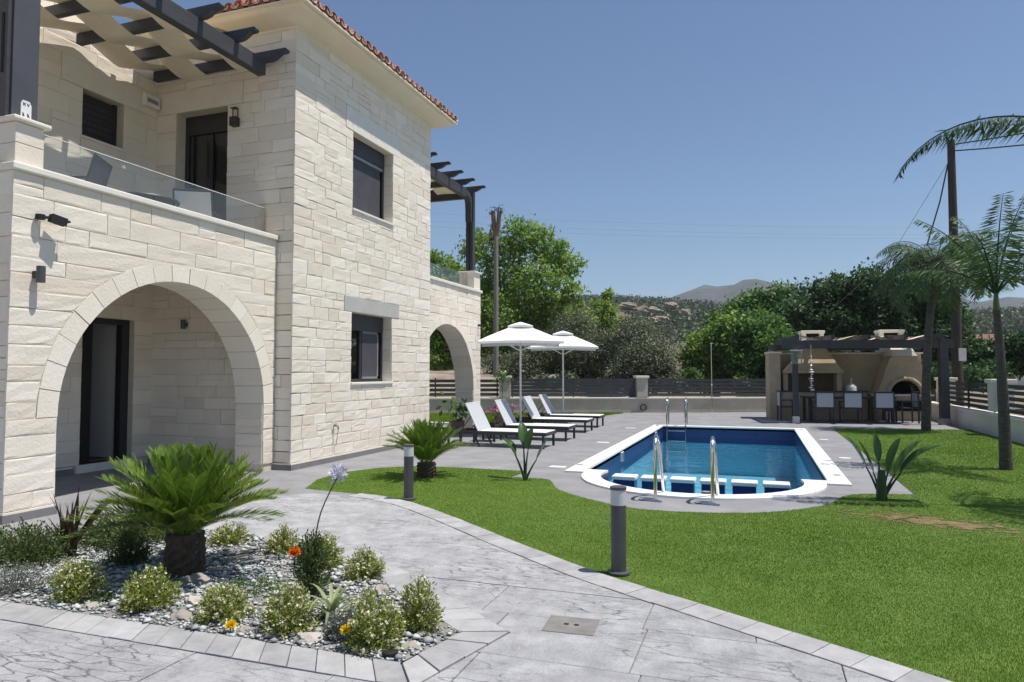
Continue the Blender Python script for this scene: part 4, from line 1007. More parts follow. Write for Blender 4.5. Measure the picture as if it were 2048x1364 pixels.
shr = [('cream-flowered round shrub by the near border, leftmost of the row', (-4.23, 3.42), .20, .27, leafShrub, 150, petalCream, 1100),
       ('yellow-green shrub by the near border, second from the left', (-3.62, 3.42), .19, .26, leafShrub, 60, petalCream, 1100),
       ('round shrub dotted with white blossom by the near border', (-3.04, 3.42), .18, .22, leafShrub, 190, petalCream, 1000),
       ('white-blossomed shrub by the near border right of the left yellow flower', (-2.56, 3.40), .19, .27, leafShrub, 180, petalCream, 1100),
       ('tall pale-blossomed shrub nearest to the pointed bed corner', (-1.97, 3.36), .18, .32, leafShrub, 150, petalCream, 1200),
       ('spiky green shrub at the bed tip beside the angled border', (-1.86, 3.66), .16, .30, leafShrub, 70, petalCream, 900),
       ('grey-green rounded heath in front left of the big cycad', (-4.62, 4.16), .2, .28, leafHeath, 0, None, 1500),
       ('small cream shrub at the back border right of the big cycad', (-3.70, 4.84), .17, .2, leafShrub, 120, petalCream, 900),
       ('dense cream shrub behind the orange flower', (-3.12, 4.56), .17, .26, leafShrub, 120, petalCream, 1000),
       ('cream shrub beside the angled border above the strap-leaved plant', (-2.68, 4.42), .17, .22, leafShrub, 170, petalCream, 900),
       ('low cream shrub behind the big cycad', (-4.35, 4.95), .2, .17, leafShrub, 80, petalCream, 800),
       ('small leafy shrub under the right yellow flower', (-2.2, 3.42), .14, .17, leafGrey, 30, petalCream, 600)]
for i, (lb, (x, y), r_, h, m, nf, fm, n) in enumerate(shr):
    shrub('flowering_shrub' if nf else 'heath_shrub', lb, (x, y, BZ), r_ * .86, h * .95, m, n=int(n * 3.6), ls=.021 if nf else .02, flowers=int(nf * 1.3), fm=fm, grp='round shrubs in the bed', seed=i)
shrub('feathery_bush', 'feathery dark green bush at the left edge of the bed', (-5.42, 3.9, BZ), .36, .30, leafHeath, n=5200, ls=.03, seed=31, up=.3)
shrub('creeping_juniper', 'sprawling brown-green creeper behind the dark flax', (-5.25, 4.72, BZ), .48, .24, leafHeath, n=5200, ls=.035, seed=32, up=.1)
shrub('grey_herb', 'pale grey herb tuft at the left picture edge by the border', (-4.72, 3.36, BZ), .2, .2, leafGrey, n=1200, ls=.022, seed=33, up=.9)
shrub('tall_herb', 'tall yellowish green herb carrying the orange flower', (-2.80, 3.95, BZ), .13, .43, leafHeath, n=3000, ls=.026, seed=34, up=1.2)
shrub('ground_cover', 'low mat of green ground cover in the gravel right of the big cycad', (-3.25, 3.95, BZ), .22, .035, leafMid, n=700, ls=.02, seed=35, up=0, cat='ground cover')
shrub('weed_tuft', 'tiny green tuft by the near border beside the leftmost round shrub', (-4.03, 3.42, BZ), .08, .05, leafMid, n=200, ls=.02, seed=36, up=.2, cat='plant')
o_ = at(588, 1107, 3.8); bloom('single orange flower above the tall herb', o_, petalOrange, .05, stem=.14)
o_ = at(460, 1252, 3.25); bloom('yellow flower by the near border, left one of two', o_, petalYellow, .04, 'yellow flowers in the bed', stem=max(.05, o_.z - .02))
o_ = at(690, 1262, 3.27); bloom('yellow flower beside the strap-leaved plant, right one of two', o_, petalYellow, .04, 'yellow flowers in the bed', stem=max(.05, o_.z - .02))
def blade(parent, base, az, el, L, w, bend, m, name='leaf', n=7, fold=.25, wprof=None):
    pts = arch_path(base, az, el, L, bend, n); V = []; Fc = []
    for i, p in enumerate(pts):
        T = (pts[min(i + 1, n)] - pts[max(i - 1, 0)]).normalized(); s = T.cross(Vector((0, 0, 1)))
        if s.length < .05: s = Vector((-math.sin(az), math.cos(az), 0))
        s.normalize(); N = s.cross(T); f_ = i / n; ww = w * (wprof(f_) if wprof else (1 - f_ ** 2.2) * (.55 + .9 * min(f_ * 3, .5)))
        V += [tuple(p + s * ww / 2 + N * ww * fold), tuple(p), tuple(p - s * ww / 2 + N * ww * fold)]
    for i in range(n):
        a = 3 * i; Fc += [[a, a + 1, a + 4, a + 3], [a + 1, a + 2, a + 5, a + 4]]
    o = np_obj(name, V, Fc, m, parent, tint=np.full(len(Fc), rng.uniform(.2, .9))); o.data.shade_smooth(); return pts
t = thing('strap_leaved_plant', 'pale green strap-leaved plant arching among the shrubs', 'plant', (-2.42, 3.62, BZ)); rg = random.Random(4)
for k in range(17): blade(t, (0, 0, 0), k * 2.4, R(rg.uniform(35, 80)), rg.uniform(.26, .4), .032, R(rg.uniform(50, 110)), leafStrap)
t = thing('dark_flax', 'dark reddish brown spiky flax at the left of the bed', 'plant', (-5.25, 4.15, BZ))
for k in range(22): blade(t, (rg.uniform(-.04, .04), rg.uniform(-.04, .04), 0), k * 2.4, R(rg.uniform(58, 88)), rg.uniform(.34, .6), .032, R(rg.uniform(0, 22)), leafRed, fold=.4)
for k in range(4): blade(t, (0, 0, 0), R(8 + k * 3), R(52 + k * 3), .78 - k * .07, .04, R(6), leafRed, fold=.4)
tip = at(678, 948, 4.05); t = thing('agapanthus', 'single tall bare stem with faded lilac flower head leaning over the path', 'flower', (-2.9, 4.1, BZ))
b = Vector((-2.9, 4.1, BZ)); e = tip - b
autosmooth(MB().tube(spline([(0, 0, 0), (e.x * .1, e.y * .3, e.z * .33), (e.x * .3 + .01, e.y * .5, e.z * .66), tuple(e)], 4), [.005] * 13, 6).build('stem', leafStrap, t))
n = 90; d = unit(rng.normal(size=(n, 3))); V, Fc = leaf_quads(np.array(e)[None] + d * rng.uniform(.0, .045, (n, 1)), .05, .022, dirs=d + rng.normal(0, .3, (n, 3)))
np_obj('flower_head', V, Fc, petalLilac, t, tint=rng.random(n))
# paddle-leaved plants on the lawn
def strelitzia(label, loc, specs):
    t = thing('paddle_leaved_plant', label, 'plant', loc, 0, 'paddle-leaved plants on the lawn')
    for (az, el, stalk, L, w, bend) in specs:
        pts = arch_path((0, 0, 0), R(az), R(el), stalk, R(8), 6); autosmooth(MB().tube(pts, [.022, .02, .017, .014, .012, .01, .008], 6).build('stalk', leafStrel, t))
        d = (pts[-1] - pts[-2]).normalized(); el2 = math.asin(d.z)
        blade(t, pts[-1], R(az), el2, L, w, R(bend), leafStrel, n=10, fold=.28, wprof=lambda f: math.sin(min(1, f * .96 + .04) * math.pi) ** .6)
strelitzia('young paddle-leaved plant on the lawn left of the pool', (-3.04, 9.16, 0), [(150, 62, .42, .36, .13, 40), (20, 66, .34, .34, .12, -10), (120, 80, .5, .34, .14, 15), (70, 85, .44, .3, .14, 10), (200, 74, .36, .3, .1, 50)])
strelitzia('paddle-leaved plant on the lawn right of the pool', (1.34, 9.12, 0), [(165, 72, .42, .42, .10, 8), (15, 60, .40, .58, .15, 30), (22, 66, .36, .52, .15, 14), (100, 84, .46, .34, .09, 6), (40, 76, .36, .44, .12, 10), (178, 80, .34, .4, .10, 6)])
autosmooth(MB().tube([(1.34, 9.12, -.01), (1.34, 9.12, .16), (1.345, 9.12, .36)], [.065, .056, .038], 10).build('stem_base', leafStrel, [o for o in bpy.data.objects if o.name.startswith('paddle_leaved_plant')][-1], True))

# ------------------------------------------------------------------ BOLLARDS
def bollard(label, loc):
    t = thing('garden_bollard', label, 'bollard light', loc, 0, 'bollard lights along the path')
    autosmooth(MB().lathe([(.085, 0), (.085, .012), (.06, .02)], n=24).build('base_plate', bollM, t))
    autosmooth(MB().lathe([(.056, .018), (.056, .50)], n=24).build('post', bollM, t))
    h_ = autosmooth(MB().lathe([(.057, .50), (.057, .615)], n=24).build('lamp_head', bollHeadM, t))
    autosmooth(MB().lathe([(.061, .612), (.062, .632), (.05, .636)], n=24).build('cap', bollM, h_))
bollard('dark bollard light on the path edge nearest the camera', (-.99, 5.18, .016)); bollard('dark bollard light in front of the smaller cycad', (-3.87, 7.33, .016))

# ------------------------------------------------------------------ LOUNGERS, PARASOLS, SIDE TABLES
def lounger(label, y, dx):
    t = thing('sun_lounger', label, 'sun lounger', (-4.88 + dx, y, 0), 0, 'sun loungers on the deck')
    W = .36
    MB().bar((-1.0, -W, .28), (.99, -W, .28), .03, .06).bar((-1.0, W, .28), (.99, W, .28), .03, .06).bar((.975, -W, .28), (.975, W, .28), .03, .06).bar((-.985, -W, .28), (-.985, W, .28), .03, .06).bar((-.1, -W, .26), (-.1, W, .26), .03, .03).build('frame', darkM, t)
    for x in (-.82, .93):
        for s in (-W, W): MB().box((x - .022, s - .022, 0), (x + .022, s + .022, .26)).build('leg', darkM, t)
    for s in (-W + .03, W - .03): MB().bar((-.55, s, .25), (-.42, s, .0), .03, .03).build('prop', darkM, t)
    sv = MB(); 
    sv.box((-.42, -W + .01, .305), (.97, W - .01, .325)); sv.build('seat_sling', seatM, t, bevel=.006)
    hx, hz = -.44, .31; tx, tz = -.72, .86
    MB().bar((hx, 0, hz), (tx, 0, tz), .64, .014, upv=(1, 0, 0)).build('back_sling', slingM, t)
    bf = MB().tube([(hx, -.335, hz), (tx, -.335, tz), (tx, .335, tz), (hx, .335, hz)], .016, 6).build('back_frame', seatM, t)
    MB().tube([(-.6, -.3, .62), (-.86, -.3, .3)], .01, 5).build('strut', darkM, bf); MB().tube([(-.6, .3, .62), (-.86, .3, .3)], .01, 5).build('strut', darkM, bf)
for y, dx, lb in ((13.38, 0, 'white sling lounger nearest the camera, beside the house'), (15.0, .02, 'white sling lounger second from the camera, before the nearer parasol'),
                  (17.2, -.08, 'white sling lounger third from the camera, behind the nearer parasol'), (18.85, -.14, 'white sling lounger farthest from the camera, near the boundary wall')): lounger(lb, y, dx)
def parasol(label, loc):
    t = thing('parasol', label, 'parasol', loc, math.atan2(-loc[0], loc[1]), 'white parasols on the deck')
    autosmooth(MB().lathe([(.26, 0), (.26, .04), (.05, .07), (.05, .3), (.03, .31)], n=20).build('base', plateM, t))
    autosmooth(MB().lathe([(.024, .05), (.024, 2.66)], n=12).build('pole', whiteM, t))
    h = .99; n = 8
    def canopy(half, z0, z1, sag, name, top_half=0.0, par=t):
        mb = MB(); K = 8; rings = 6; vs = []; fs = []
        per = []
        for s in range(4):
            a = (-1, -1), (1, -1), (1, 1), (-1, 1)
            for k in range(K):
                p, q = a[s], a[(s + 1) % 4]; f_ = k / K; sagx = 1 - .05 * math.sin(f_ * math.pi); per.append(((p[0] + (q[0] - p[0]) * f_) * sagx, (p[1] + (q[1] - p[1]) * f_) * sagx, math.sin(f_ * math.pi)))
        m_ = len(per)
        for i in range(rings + 1):
            f_ = i / rings; hh = half + (top_half - half) * f_; z = z0 + (z1 - z0) * (f_ ** .9)
            for (px, py, mid) in per: vs.append((px * hh, py * hh, z - sag * mid * math.sin(f_ * math.pi) + (.03 * mid if i == 0 else 0)))
        for i in range(rings):
            for k in range(m_): k2 = (k + 1) % m_; fs.append((i * m_ + k, i * m_ + k2, (i + 1) * m_ + k2, (i + 1) * m_ + k))
        # hanging hem
        b = len(vs)
        for k, (px, py, mid) in enumerate(per): v = vs[k]; vs.append((v[0] * 1.003, v[1] * 1.003, v[2] - .055))
        for k in range(m_): k2 = (k + 1) % m_; fs.append((b + k, b + k2, k2, k))
        return autosmooth(mb.add(vs, fs).build(name, parasolM, par), 30)
    c = canopy(h, 2.20, 2.58, .05, 'canopy', .22)
    for s in range(4):
        a = s * math.pi / 2 + math.pi / 4; MB().tube([(.03 * math.cos(a), .03 * math.sin(a), 2.02), (.35 * math.cos(a), .35 * math.sin(a), 2.14), (.85 * math.cos(a), .85 * math.sin(a), 2.32)], .012, 6).build('strut', whiteM, t)
    for k in range(4):
        a = k * math.pi / 2 + math.pi / 4; MB().tube([(.0, 0, 2.60), (1.36 * math.cos(a), 1.36 * math.sin(a), 2.215)], .01, 5).build('rib', whiteM, t)
    canopy(.30, 2.60, 2.71, .0, 'vent_cap', .02)
parasol('white square parasol over the loungers, nearer of the two', (-5.41, 15.95, 0)); parasol('white square parasol farther back by the boundary wall', (-5.38, 19.75, 0))
def side_table(label, loc, rz):
    t = thing('side_table', label, 'side table', loc, rz, 'low side tables between the loungers')
    for a in (-.21, .21):
        for b in (-.21, .21): MB().box((a - .02, b - .02, 0), (a + .02, b + .02, .36)).build('leg', darkM, t)
    MB().box((-.24, -.24, .32), (.24, .24, .37)).build('top_frame', darkM, t); MB().box((-.2, -.2, .371), (.2, .2, .378)).build('glass_top', tableGlassM, t)
side_table('low dark side table between the two nearest loungers', (-5.55, 14.2, 0), 0); side_table('low dark side table between the two farthest loungers', (-5.6, 18.05, 0), 0)
side_table('low dark side table left of the nearest lounger by the house', (-6.15, 12.75, 0), 0)

# pots by the far arch
def potplant(label, loc, pr, ph, leaf, ls, n, fl=None, hgt=.5, top=None):
    t = thing('potted_plant', label, 'potted plant', loc)
    autosmooth(MB().lathe([(pr * .75, 0), (pr, ph), (pr * .9, ph), (pr * .85, ph * .9)], n=16).build('pot', potM, t))
    P = np.array([0, 0, ph + hgt * .45]) + rng.normal(0, 1, (n, 3)) * np.array([pr * .9, pr * .9, hgt * .28]); P[:, 2] = np.maximum(P[:, 2], ph)
    V, Fc = leaf_quads(P, ls, ls * .45); np_obj('foliage', V, Fc, leaf, t, tint=rng.random(n))
    if fl is not None:
        Q = np.array([0, 0, ph + hgt * .5]) + rng.normal(0, 1, (160, 3)) * np.array([pr, pr, hgt * .22]); V, Fc = leaf_quads(Q, .07, .06); np_obj('blossom', V, Fc, fl, t, tint=rng.random(160))
    if top:
        MB().tube([(0, 0, ph), (0, .02, ph + 1.0)], .012, 6).build('stem', barkM, t); Q = np.array([0, .02, ph + 1.05]) + rng.normal(0, .1, (160, 3)); V, Fc = leaf_quads(Q, .09, .04); np_obj('crown', V, Fc, leafMid, t, tint=rng.random(160))
        Q = np.array([0, .02, ph + 1.2]) + rng.normal(0, .04, (24, 3)); V, Fc = leaf_quads(Q, .07, .06); np_obj('top_blossom', V, Fc, petalCream, t, tint=rng.random(24))
potplant('broad-leaved plant in a clay pot at the foot of the far arch', (-7.0, 15.75, 0), .2, .3, leafMid, .2, 60, hgt=.6)
potplant('pink-flowered pot with a slender white-blossomed stem beside the loungers', (-6.75, 18.3, 0), .22, .28, leafMid, .1, 120, fl=petalPink, hgt=.4, top=True)

# ------------------------------------------------------------------ BOUNDARY WALLS AND SLAT FENCES
FANG = math.atan(.4175)
bw = thing('boundary_wall', 'low cream rendered wall with capped pillars behind the pool', 'wall', (-9.6, 23.7, 0), FANG)
MB().box((-6, 0, -.05), (11.3, .25, .50)).build('wall_body', wallcreamM, bw); MB().box((-6, -.04, .50), (11.3, .29, .56)).build('coping', trimM, bw, bevel=.01)
def pillar(parent, x0, x1, y0, y1, m, h=1.27):
    p_ = MB().box((x0, y0, .563), (x1, y1, h)).build('pillar', m, parent); MB().box((x0 - .05, y0 - .05, h), (x1 + .05, y1 + .05, h + .09)).build('pillar_cap', trimM, p_, bevel=.015)
for s in (-4.2, .91, 6.01): pillar(bw, s - .2, s + .2, -.06, .31, wallcreamM)
tag(MB().tube([(.11 * math.cos(k * .4488), 0, .11 * math.sin(k * .4488) + .15) for k in range(15)], .022, 6).build('hose_ring', blackM), 'small black hose ring hanging on the boundary wall', 'hose'); hr = bpy.data.objects['hose_ring']; hr.location = (-4.0, fy(-4.0) - .08, .04); hr.rotation_euler = (0, 0, FANG)
def slats(label, loc, rz, L, n, h, gap, z0, grp):
    t = thing('slat_fence', label, 'fence', loc, rz, grp)
    for k in range(n): MB().box((0, -.012, z0 + k * (h + gap)), (L, .012, z0 + k * (h + gap) + h)).build('slat', slatM, t)
    for x in (.06, L * .5, L - .06): MB().box((x - .025, .013, z0 - .04), (x + .025, .055, z0 + n * (h + gap))).build('post', slatM, t)
def fpt(s): return (-9.6 + s * math.cos(FANG) - .12 * math.sin(FANG), 23.7 + s * math.sin(FANG) + .12 * math.cos(FANG), 0)
slats('dark slat fence seen through the far arch, left of the left capped pillar', fpt(-3.98), FANG, 4.67, 4, .11, .055, .62, 'slat fence sections on the back wall')
slats('dark slat fence between the two capped pillars behind the parasols', fpt(1.13), FANG, 4.66, 5, .125, .008, .60, 'slat fence sections on the back wall')
slats('dark slat fence between the right capped pillar and the outdoor kitchen', fpt(6.23), FANG, 4.9, 5, .11, .024, .60, 'slat fence sections on the back wall')
rw = thing('boundary_wall', 'low pale wall with capped pillar along the right side of the lawn', 'wall', (5.3, 14, 0))
MB().box((0, -13, -.05), (.25, 13, .45)).build('wall_body', wallwhiteM, rw); MB().box((-.04, -13, .45), (.29, 13, .51)).build('coping', trimM, rw, bevel=.01)
for s in (-5.0, .2, 5.5, 10.6): pillar(rw, -.06, .36, s - .22, s + .22, wallwhiteM, 1.24)
for a, b, lb in ((9.4, 13.9, 'open slat fence on the right wall at the picture edge, nearest section'), (14.5, 19.2, 'open slat fence on the right wall in front of the capped pillar'), (19.8, 24.3, 'open slat fence on the right wall behind the capped pillar')):
    slats(lb, (5.45, a, 0), R(90), b - a, 5, .09, .05, .56, 'slat fence sections on the right wall')
t = thing('outdoor_shower', 'thin steel shower pole in front of the boundary wall', 'shower', (-1.6, fy(-1.6) - .3, 0))
autosmooth(MB().tube(spline([(0, 0, 0), (0, 0, 1.3), (0, 0, 2.45), (.02, -.03, 2.55), (.02, -.12, 2.58)], 4), .018, 8).build('pole', chromeM, t)); MB().lathe([(.07, 0), (.07, .015)], c=(.02, -.14, 2.55), n=14).build('shower_head', chromeM, t); MB().box((-.03, -.05, 1.0), (.03, -.0, 1.06)).build('valve', chromeM, t)

# ------------------------------------------------------------------ OUTDOOR KITCHEN
KR = R(9.0); KL = (.81, 22.08, 0)
k = thing('outdoor_kitchen', 'rendered outdoor kitchen with barbecue hood and arched oven', 'outdoor kitchen', KL, KR)
MB().box((-.1, 2.45, 0), (4.55, 2.75, 2.08)).build('back_wall', kitM, k); MB().box((-.14, 2.41, 2.08), (4.6, 2.79, 2.13)).build('wall_coping', trimM, k)
MB().box((-.18, 1.75, 0), (.16, 2.449, 2.1)).build('side_pillar', kitM, k); MB().box((-.22, 1.71, 2.10), (.2, 2.41, 2.15)).build('pillar_cap', trimM, k)
ct = MB().box((.16, 1.85, 0), (2.75, 2.44, .86)).build('counter', kitM, k); MB().box((.16, 1.8, .86), (2.78, 2.44, .91)).build('worktop', tableM, ct)
def frustum(a, b, z0, z1):
    (x0, y0, x1, y1), (X0, Y0, X1, Y1) = a, b
    return MB().add([(x0, y0, z0), (x1, y0, z0), (x1, y1, z0), (x0, y1, z0), (X0, Y0, z1), (X1, Y0, z1), (X1, Y1, z1), (X0, Y1, z1)], [(0, 3, 2, 1), (4, 5, 6, 7), (0, 1, 5, 4), (1, 2, 6, 5), (2, 3, 7, 6), (3, 0, 4, 7)])
hd = frustum((.3, 1.75, 2.0, 2.44), (.95, 2.1, 1.6, 2.44), 1.56, 2.3).build('barbecue_hood', kitM, k); MB().box((.26, 1.71, 1.46), (2.04, 2.44, 1.56)).build('hood_moulding', kitM, hd, bevel=.02)
MB().box((.35, 2.38, .91), (1.9, 2.44, 1.46)).build('firebox_panel', brownM, k)
for x in (.28, 1.9): MB().box((x, 1.95, .91), (x + .14, 2.43, 1.46)).build('firebox_jamb', kitM, k)
def chimney(x0, x1):
    c = MB().box((x0, 2.15, 2.14), (x1, 2.6, 2.55)).build('chimney', kitWM, k); h0 = 2.55
    for a, b in (((x0, 2.15), (x0 + .12, 2.27)), ((x1 - .12, 2.15), (x1, 2.27)), ((x0, 2.48), (x0 + .12, 2.6)), ((x1 - .12, 2.48), (x1, 2.6))): MB().box((a[0], a[1], h0), (b[0], b[1], h0 + .2)).build('cowl_post', kitWM, c)
    MB().box((x0 + .12, 2.3, h0), (x1 - .12, 2.46, h0 + .2)).build('flue', sootM, c); MB().box((x0 - .03, 2.12, h0 + .2), (x1 + .03, 2.63, h0 + .29)).build('cowl_cap', trimM, c, bevel=.015)
chimney(.92, 1.58); chimney(3.25, 3.95)
# oven: front with arch
OC = 3.78; OR_ = .42; oz = .80
ov = MB().box((2.95, 1.6, 0), (4.5, 2.44, .76)).build('oven_base', kitM, k)
MB().box((2.9, 1.5, .76), (4.55, 2.44, .81)).build('hearth_slab', trimM, ov)
MB().box((3.15, 1.58, .3), (4.3, 1.6, .62)).build('wood_store', sootM, ov)
outer = [(OC - .8, .81), (OC + .72, .81), (OC + .72, 1.3), (OC + .42, 1.85), (OC + .34, 2.0), (OC - .34, 2.0), (OC - .45, 1.85)]
hole = [(OC + OR_ * math.cos(a), .815 + OR_ * math.sin(a)) for a in np.linspace(0, math.pi, 15)]
loops = [[Vector((p[0], p[1], 0)) for p in outer], [Vector((p[0], p[1], 0)) for p in hole]]
tr = tessellate_polygon(loops); pts = [v for l in loops for v in l]
mb = MB().add([(v.x, 1.62, v.y) for v in pts], [f for f in tr]); nO = len(outer)
mb.add([(p[0], 1.62, p[1]) for p in outer] + [(p[0] * .96 + OC * .04, 2.43, p[1]) for p in outer], [(i, (i + 1) % nO, nO + (i + 1) % nO, nO + i) for i in range(nO)])
mb.build('oven_body', kitM, k)
MB().add([(p[0], 1.62, p[1]) for p in hole] + [(p[0], 2.3, p[1]) for p in hole], [(i, i + 1, 16 + i - 1 + 0, 15 + i) for i in range(14)] + [tuple(range(15, 30))]).build('oven_mouth', sootM, ov)
autosmooth(MB().tube([(OC + (OR_ + .06) * math.cos(a), 1.61, .82 + (OR_ + .06) * math.sin(a)) for a in np.linspace(0, math.pi, 17)], .06, 8).build('oven_arch', kitM, ov))
frustum((OC - .36, 1.6, OC + .36, 2.43), (OC - .3, 1.95, OC + .3, 2.43), 2.0, 2.28).build('oven_shoulder', kitWM, k)
# kitchen pergola
kp = thing('kitchen_pergola', 'dark timber pergola with pale fabric strips over the dining table', 'pergola', KL, KR)
MB().box((.17, -.07, .2), (.31, .07, 2.19)).build('post', pergM, kp); MB().box((.155, -.085, 0), (.325, .085, .2)).build('post_shoe', kitWM, kp)
MB().box((4.12, -.1, .18), (4.34, .1, 2.46)).build('post', pergM, kp); MB().box((4.1, -.12, 0), (4.36, .12, .18)).build('post_shoe', plateM, kp)
MB().box((-.1, -.08, 2.19), (4.5, .08, 2.43)).build('beam', pergM, kp); MB().box((-.1, 2.3, 2.2), (4.5, 2.42, 2.40)).build('beam', pergM, kp)
RU = [.25 + .965 * i for i in range(5)]
for x in RU: MB().box((x - .045, -.35, 2.43), (x + .045, 2.75, 2.57)).build('rafter', pergM, kp)
for i in range(4):
    mb = MB(); vs = []; fs = []; y0 = .05 + i * .62
    for q in range(41):
        x = RU[0] + (RU[-1] - RU[0]) * q / 40; z = 2.5 + .09 * math.cos((x - RU[0]) / .965 * math.pi + i * math.pi)
        for j in range(3): vs.append((x, y0 + j * .28, z))
    for q in range(40):
        for j in range(2): a = q * 3 + j; fs.append((a, a + 1, a + 4, a + 3))
    mb.add(vs, fs).build('fabric_strip', clothM, kp, smooth=True)
t = thing('post_lamp', 'boxy clear lamp on the left kitchen pergola post', 'lamp', (KL[0] + .24 * math.cos(KR), KL[1] + .24 * math.sin(KR), 1.72), KR)
MB().box((-.15, -.25, .0), (.15, -.09, .4)).build('lamp_glass', glassM, t); MB().box((-.16, -.26, .4), (.16, -.08, .43)).build('lamp_cap', whiteM, t)
# dining set
dt = thing('dining_table', 'dark dining table under the kitchen pergola', 'table', (KL[0] + 1.75, KL[1] + 1.35, 0), KR)
MB().box((-1.25, -.45, .70), (1.25, .45, .75)).build('table_top', tableM, dt)
for a in (-1.15, 1.15):
    for b in (-.38, .38): MB().box((a - .04, b - .04, 0), (a + .04, b + .04, .70)).build('leg', tableM, dt)
def kloc(u, v): return (KL[0] + u * math.cos(KR) - v * math.sin(KR), KL[1] + u * math.sin(KR) + v * math.cos(KR), 0)
def dining_chair(label, u, v, rz, grp='dining chairs'):
    t = thing('dining_chair', label, 'chair', kloc(u, v), KR + rz, grp)
    for s in (-1, 1):
        MB().box((s * .25 - .02, -.24, 0), (s * .25 + .02, -.2, .92)).build('leg', tableM, t); MB().box((s * .25 - .02, .2, 0), (s * .25 + .02, .24, .62)).build('leg', tableM, t)
        MB().box((s * .25 - .025, -.2, .62), (s * .25 + .025, .25, .645)).build('armrest', tableM, t)
    MB().box((-.23, -.22, .42), (.23, .22, .45)).build('seat', tableM, t); MB().box((-.23, -.235, .47), (.23, -.215, .88)).build('backrest', slingM, t); MB().box((-.25, -.245, .88), (.25, -.2, .93)).build('top_rail', tableM, t)
dining_chair('dining chair with its grey back to the pool, left of three', 1.08, .35, 0); dining_chair('dining chair with its grey back to the pool, middle of three', 1.85, .35, 0); dining_chair('dining chair with its grey back to the pool, right of three', 2.7, .35, 0)
dining_chair('dining chair seen side-on at the left end of the dining table', .18, 1.0, R(-90)); dining_chair('dining chair seen side-on at the right end of the dining table', 3.5, .7, R(90))
t = thing('hanging_ornament', 'string of white shells hanging from the kitchen pergola beam', 'ornament', kloc(.66, -.12)); mb = MB().tube([(0, 0, .95), (0, 0, 2.3)], .006, 5); mb.build('string', whiteM, t)
rg = random.Random(2)
for i in range(16):
    z = .98 + i * .065; r_ = .05 + .03 * math.sin(i * 1.7) + rg.uniform(-.01, .01) if i < 12 else .025
    MB().lathe([(r_ * .4, -.02), (r_, 0), (r_ * .5, .022)], c=(rg.uniform(-.02, .02), 0, z), n=8).build('shell', ceramicM, t)
t = thing('ceramic_cloche', 'white domed ceramic pot on the kitchen worktop', 'pot', (*kloc(2.35, 2.05)[:2], .91)); autosmooth(MB().lathe([(.17, 0), (.17, .12), (.12, .2), (.04, .24), (.02, .26), (.03, .36), (.01, .4)], n=18).build('dome', ceramicM, t)); MB().lathe([(.19, 0), (.19, .012)], n=18).build('plate', ceramicM, t)

# ------------------------------------------------------------------ TREES
def tree(name, label, Y, lobes, n, ls, m, base_px, grp=None, cl=26, tr=.16, sig=.17, spread=1.2, dens=1.0, cat='tree'):
    b = at(base_px, 744, Y); t = thing(name, label, cat, (b.x, Y, -.05), 0, grp); B0 = np.array([b.x, Y, -.05])
    tot = sum(l[2] ** 2 for l in lobes); Vs = []; tn = []; cs = []
    for li, (px, py, rp) in enumerate(lobes):
        dy = rng.uniform(-spread, spread) if li else 0; c = at(px, py, Y + dy); r_ = rp * (Y / math.cos(YAW)) / F_PX * .97; cs.append((np.array(c), r_))
        k = max(200, int(n * rp * rp / tot)); ncl = max(8, k // cl)
        d = unit(rng.normal(size=(ncl, 3))); cen = np.array(c) + d * r_ * (rng.uniform(.45, 1.0, (ncl, 1))) * np.array([1, 1, .92])
        ct = np.clip(rng.normal(.42, .22, ncl), 0, 1); P = np.repeat(cen, cl, 0) + rng.normal(0, sig * r_ if r_ < 1.6 else sig * 1.6, (ncl * cl, 3)) * np.array([1, 1, .7])
        nr = unit(np.repeat(d, cl, 0) * .8 + rng.normal(0, .7, (len(P), 3)) + np.array([0, 0, .8]))
        V, Fc = leaf_quads(P, ls * rng.uniform(.6, 1.3, len(P)), ls * .55 * rng.uniform(.7, 1.2, len(P)), nrm=nr); Vs.append(V); tn.append(np.clip(np.repeat(ct, cl) + rng.normal(0, .15, len(P)), 0, 1))
    V = np.concatenate(Vs) - B0; V[:, 2] = np.maximum(V[:, 2], .02); np_obj('crown', V, np.arange(len(V)).reshape(-1, 4), m, t, tint=np.concatenate(tn))
    mb = MB(); fork = np.array([0, 0, max(.6, min(c[0][2] for c in cs) * .55)])
    mb.tube([(0, 0, 0), (.05, 0, fork[2] * .5), tuple(fork)], [tr * 1.25, tr, tr * .85], 8)
    for c, r_ in cs:
        e = c - B0; mid = fork + (e - fork) * .5 + np.array([rng.normal(0, .15), rng.normal(0, .15), .15]); mb.tube([tuple(fork), tuple(mid), tuple(e), tuple(e + (e - mid) * .35)], [tr * .6, tr * .4, tr * .22, tr * .08], 6)
    autosmooth(mb.build('trunk', barkM, t))
GT = 'trees beyond the boundary'
tree('broadleaf_tree', 'tall bright green tree rising behind the far balcony', 35, [(1040, 480, 52), (968, 500, 48), (1095, 495, 42), (1130, 530, 40), (1000, 565, 62), (1080, 570, 60), (1140, 590, 30), (1020, 640, 70), (950, 600, 55), (1110, 650, 55), (1060, 700, 55), (985, 690, 50), (1165, 640, 28)], 24000, .23, leafBright, 1020, GT, tr=.28)
tree('broadleaf_tree', 'green tree seen through the far arch and under the far balcony', 38, [(895, 545, 38), (880, 590, 45), (925, 560, 35), (885, 660, 55), (880, 710, 40), (930, 660, 45), (860, 520, 30)], 11000, .26, leafBright, 890, GT, tr=.22)
tree('olive_tree', 'grey-green olive tree left behind the parasols', 30.5, [(1075, 700, 46), (1045, 735, 40), (1110, 735, 40), (1000, 735, 36)], 18000, .10, leafOlive, 1070, 'olive trees beyond the boundary', tr=.16)
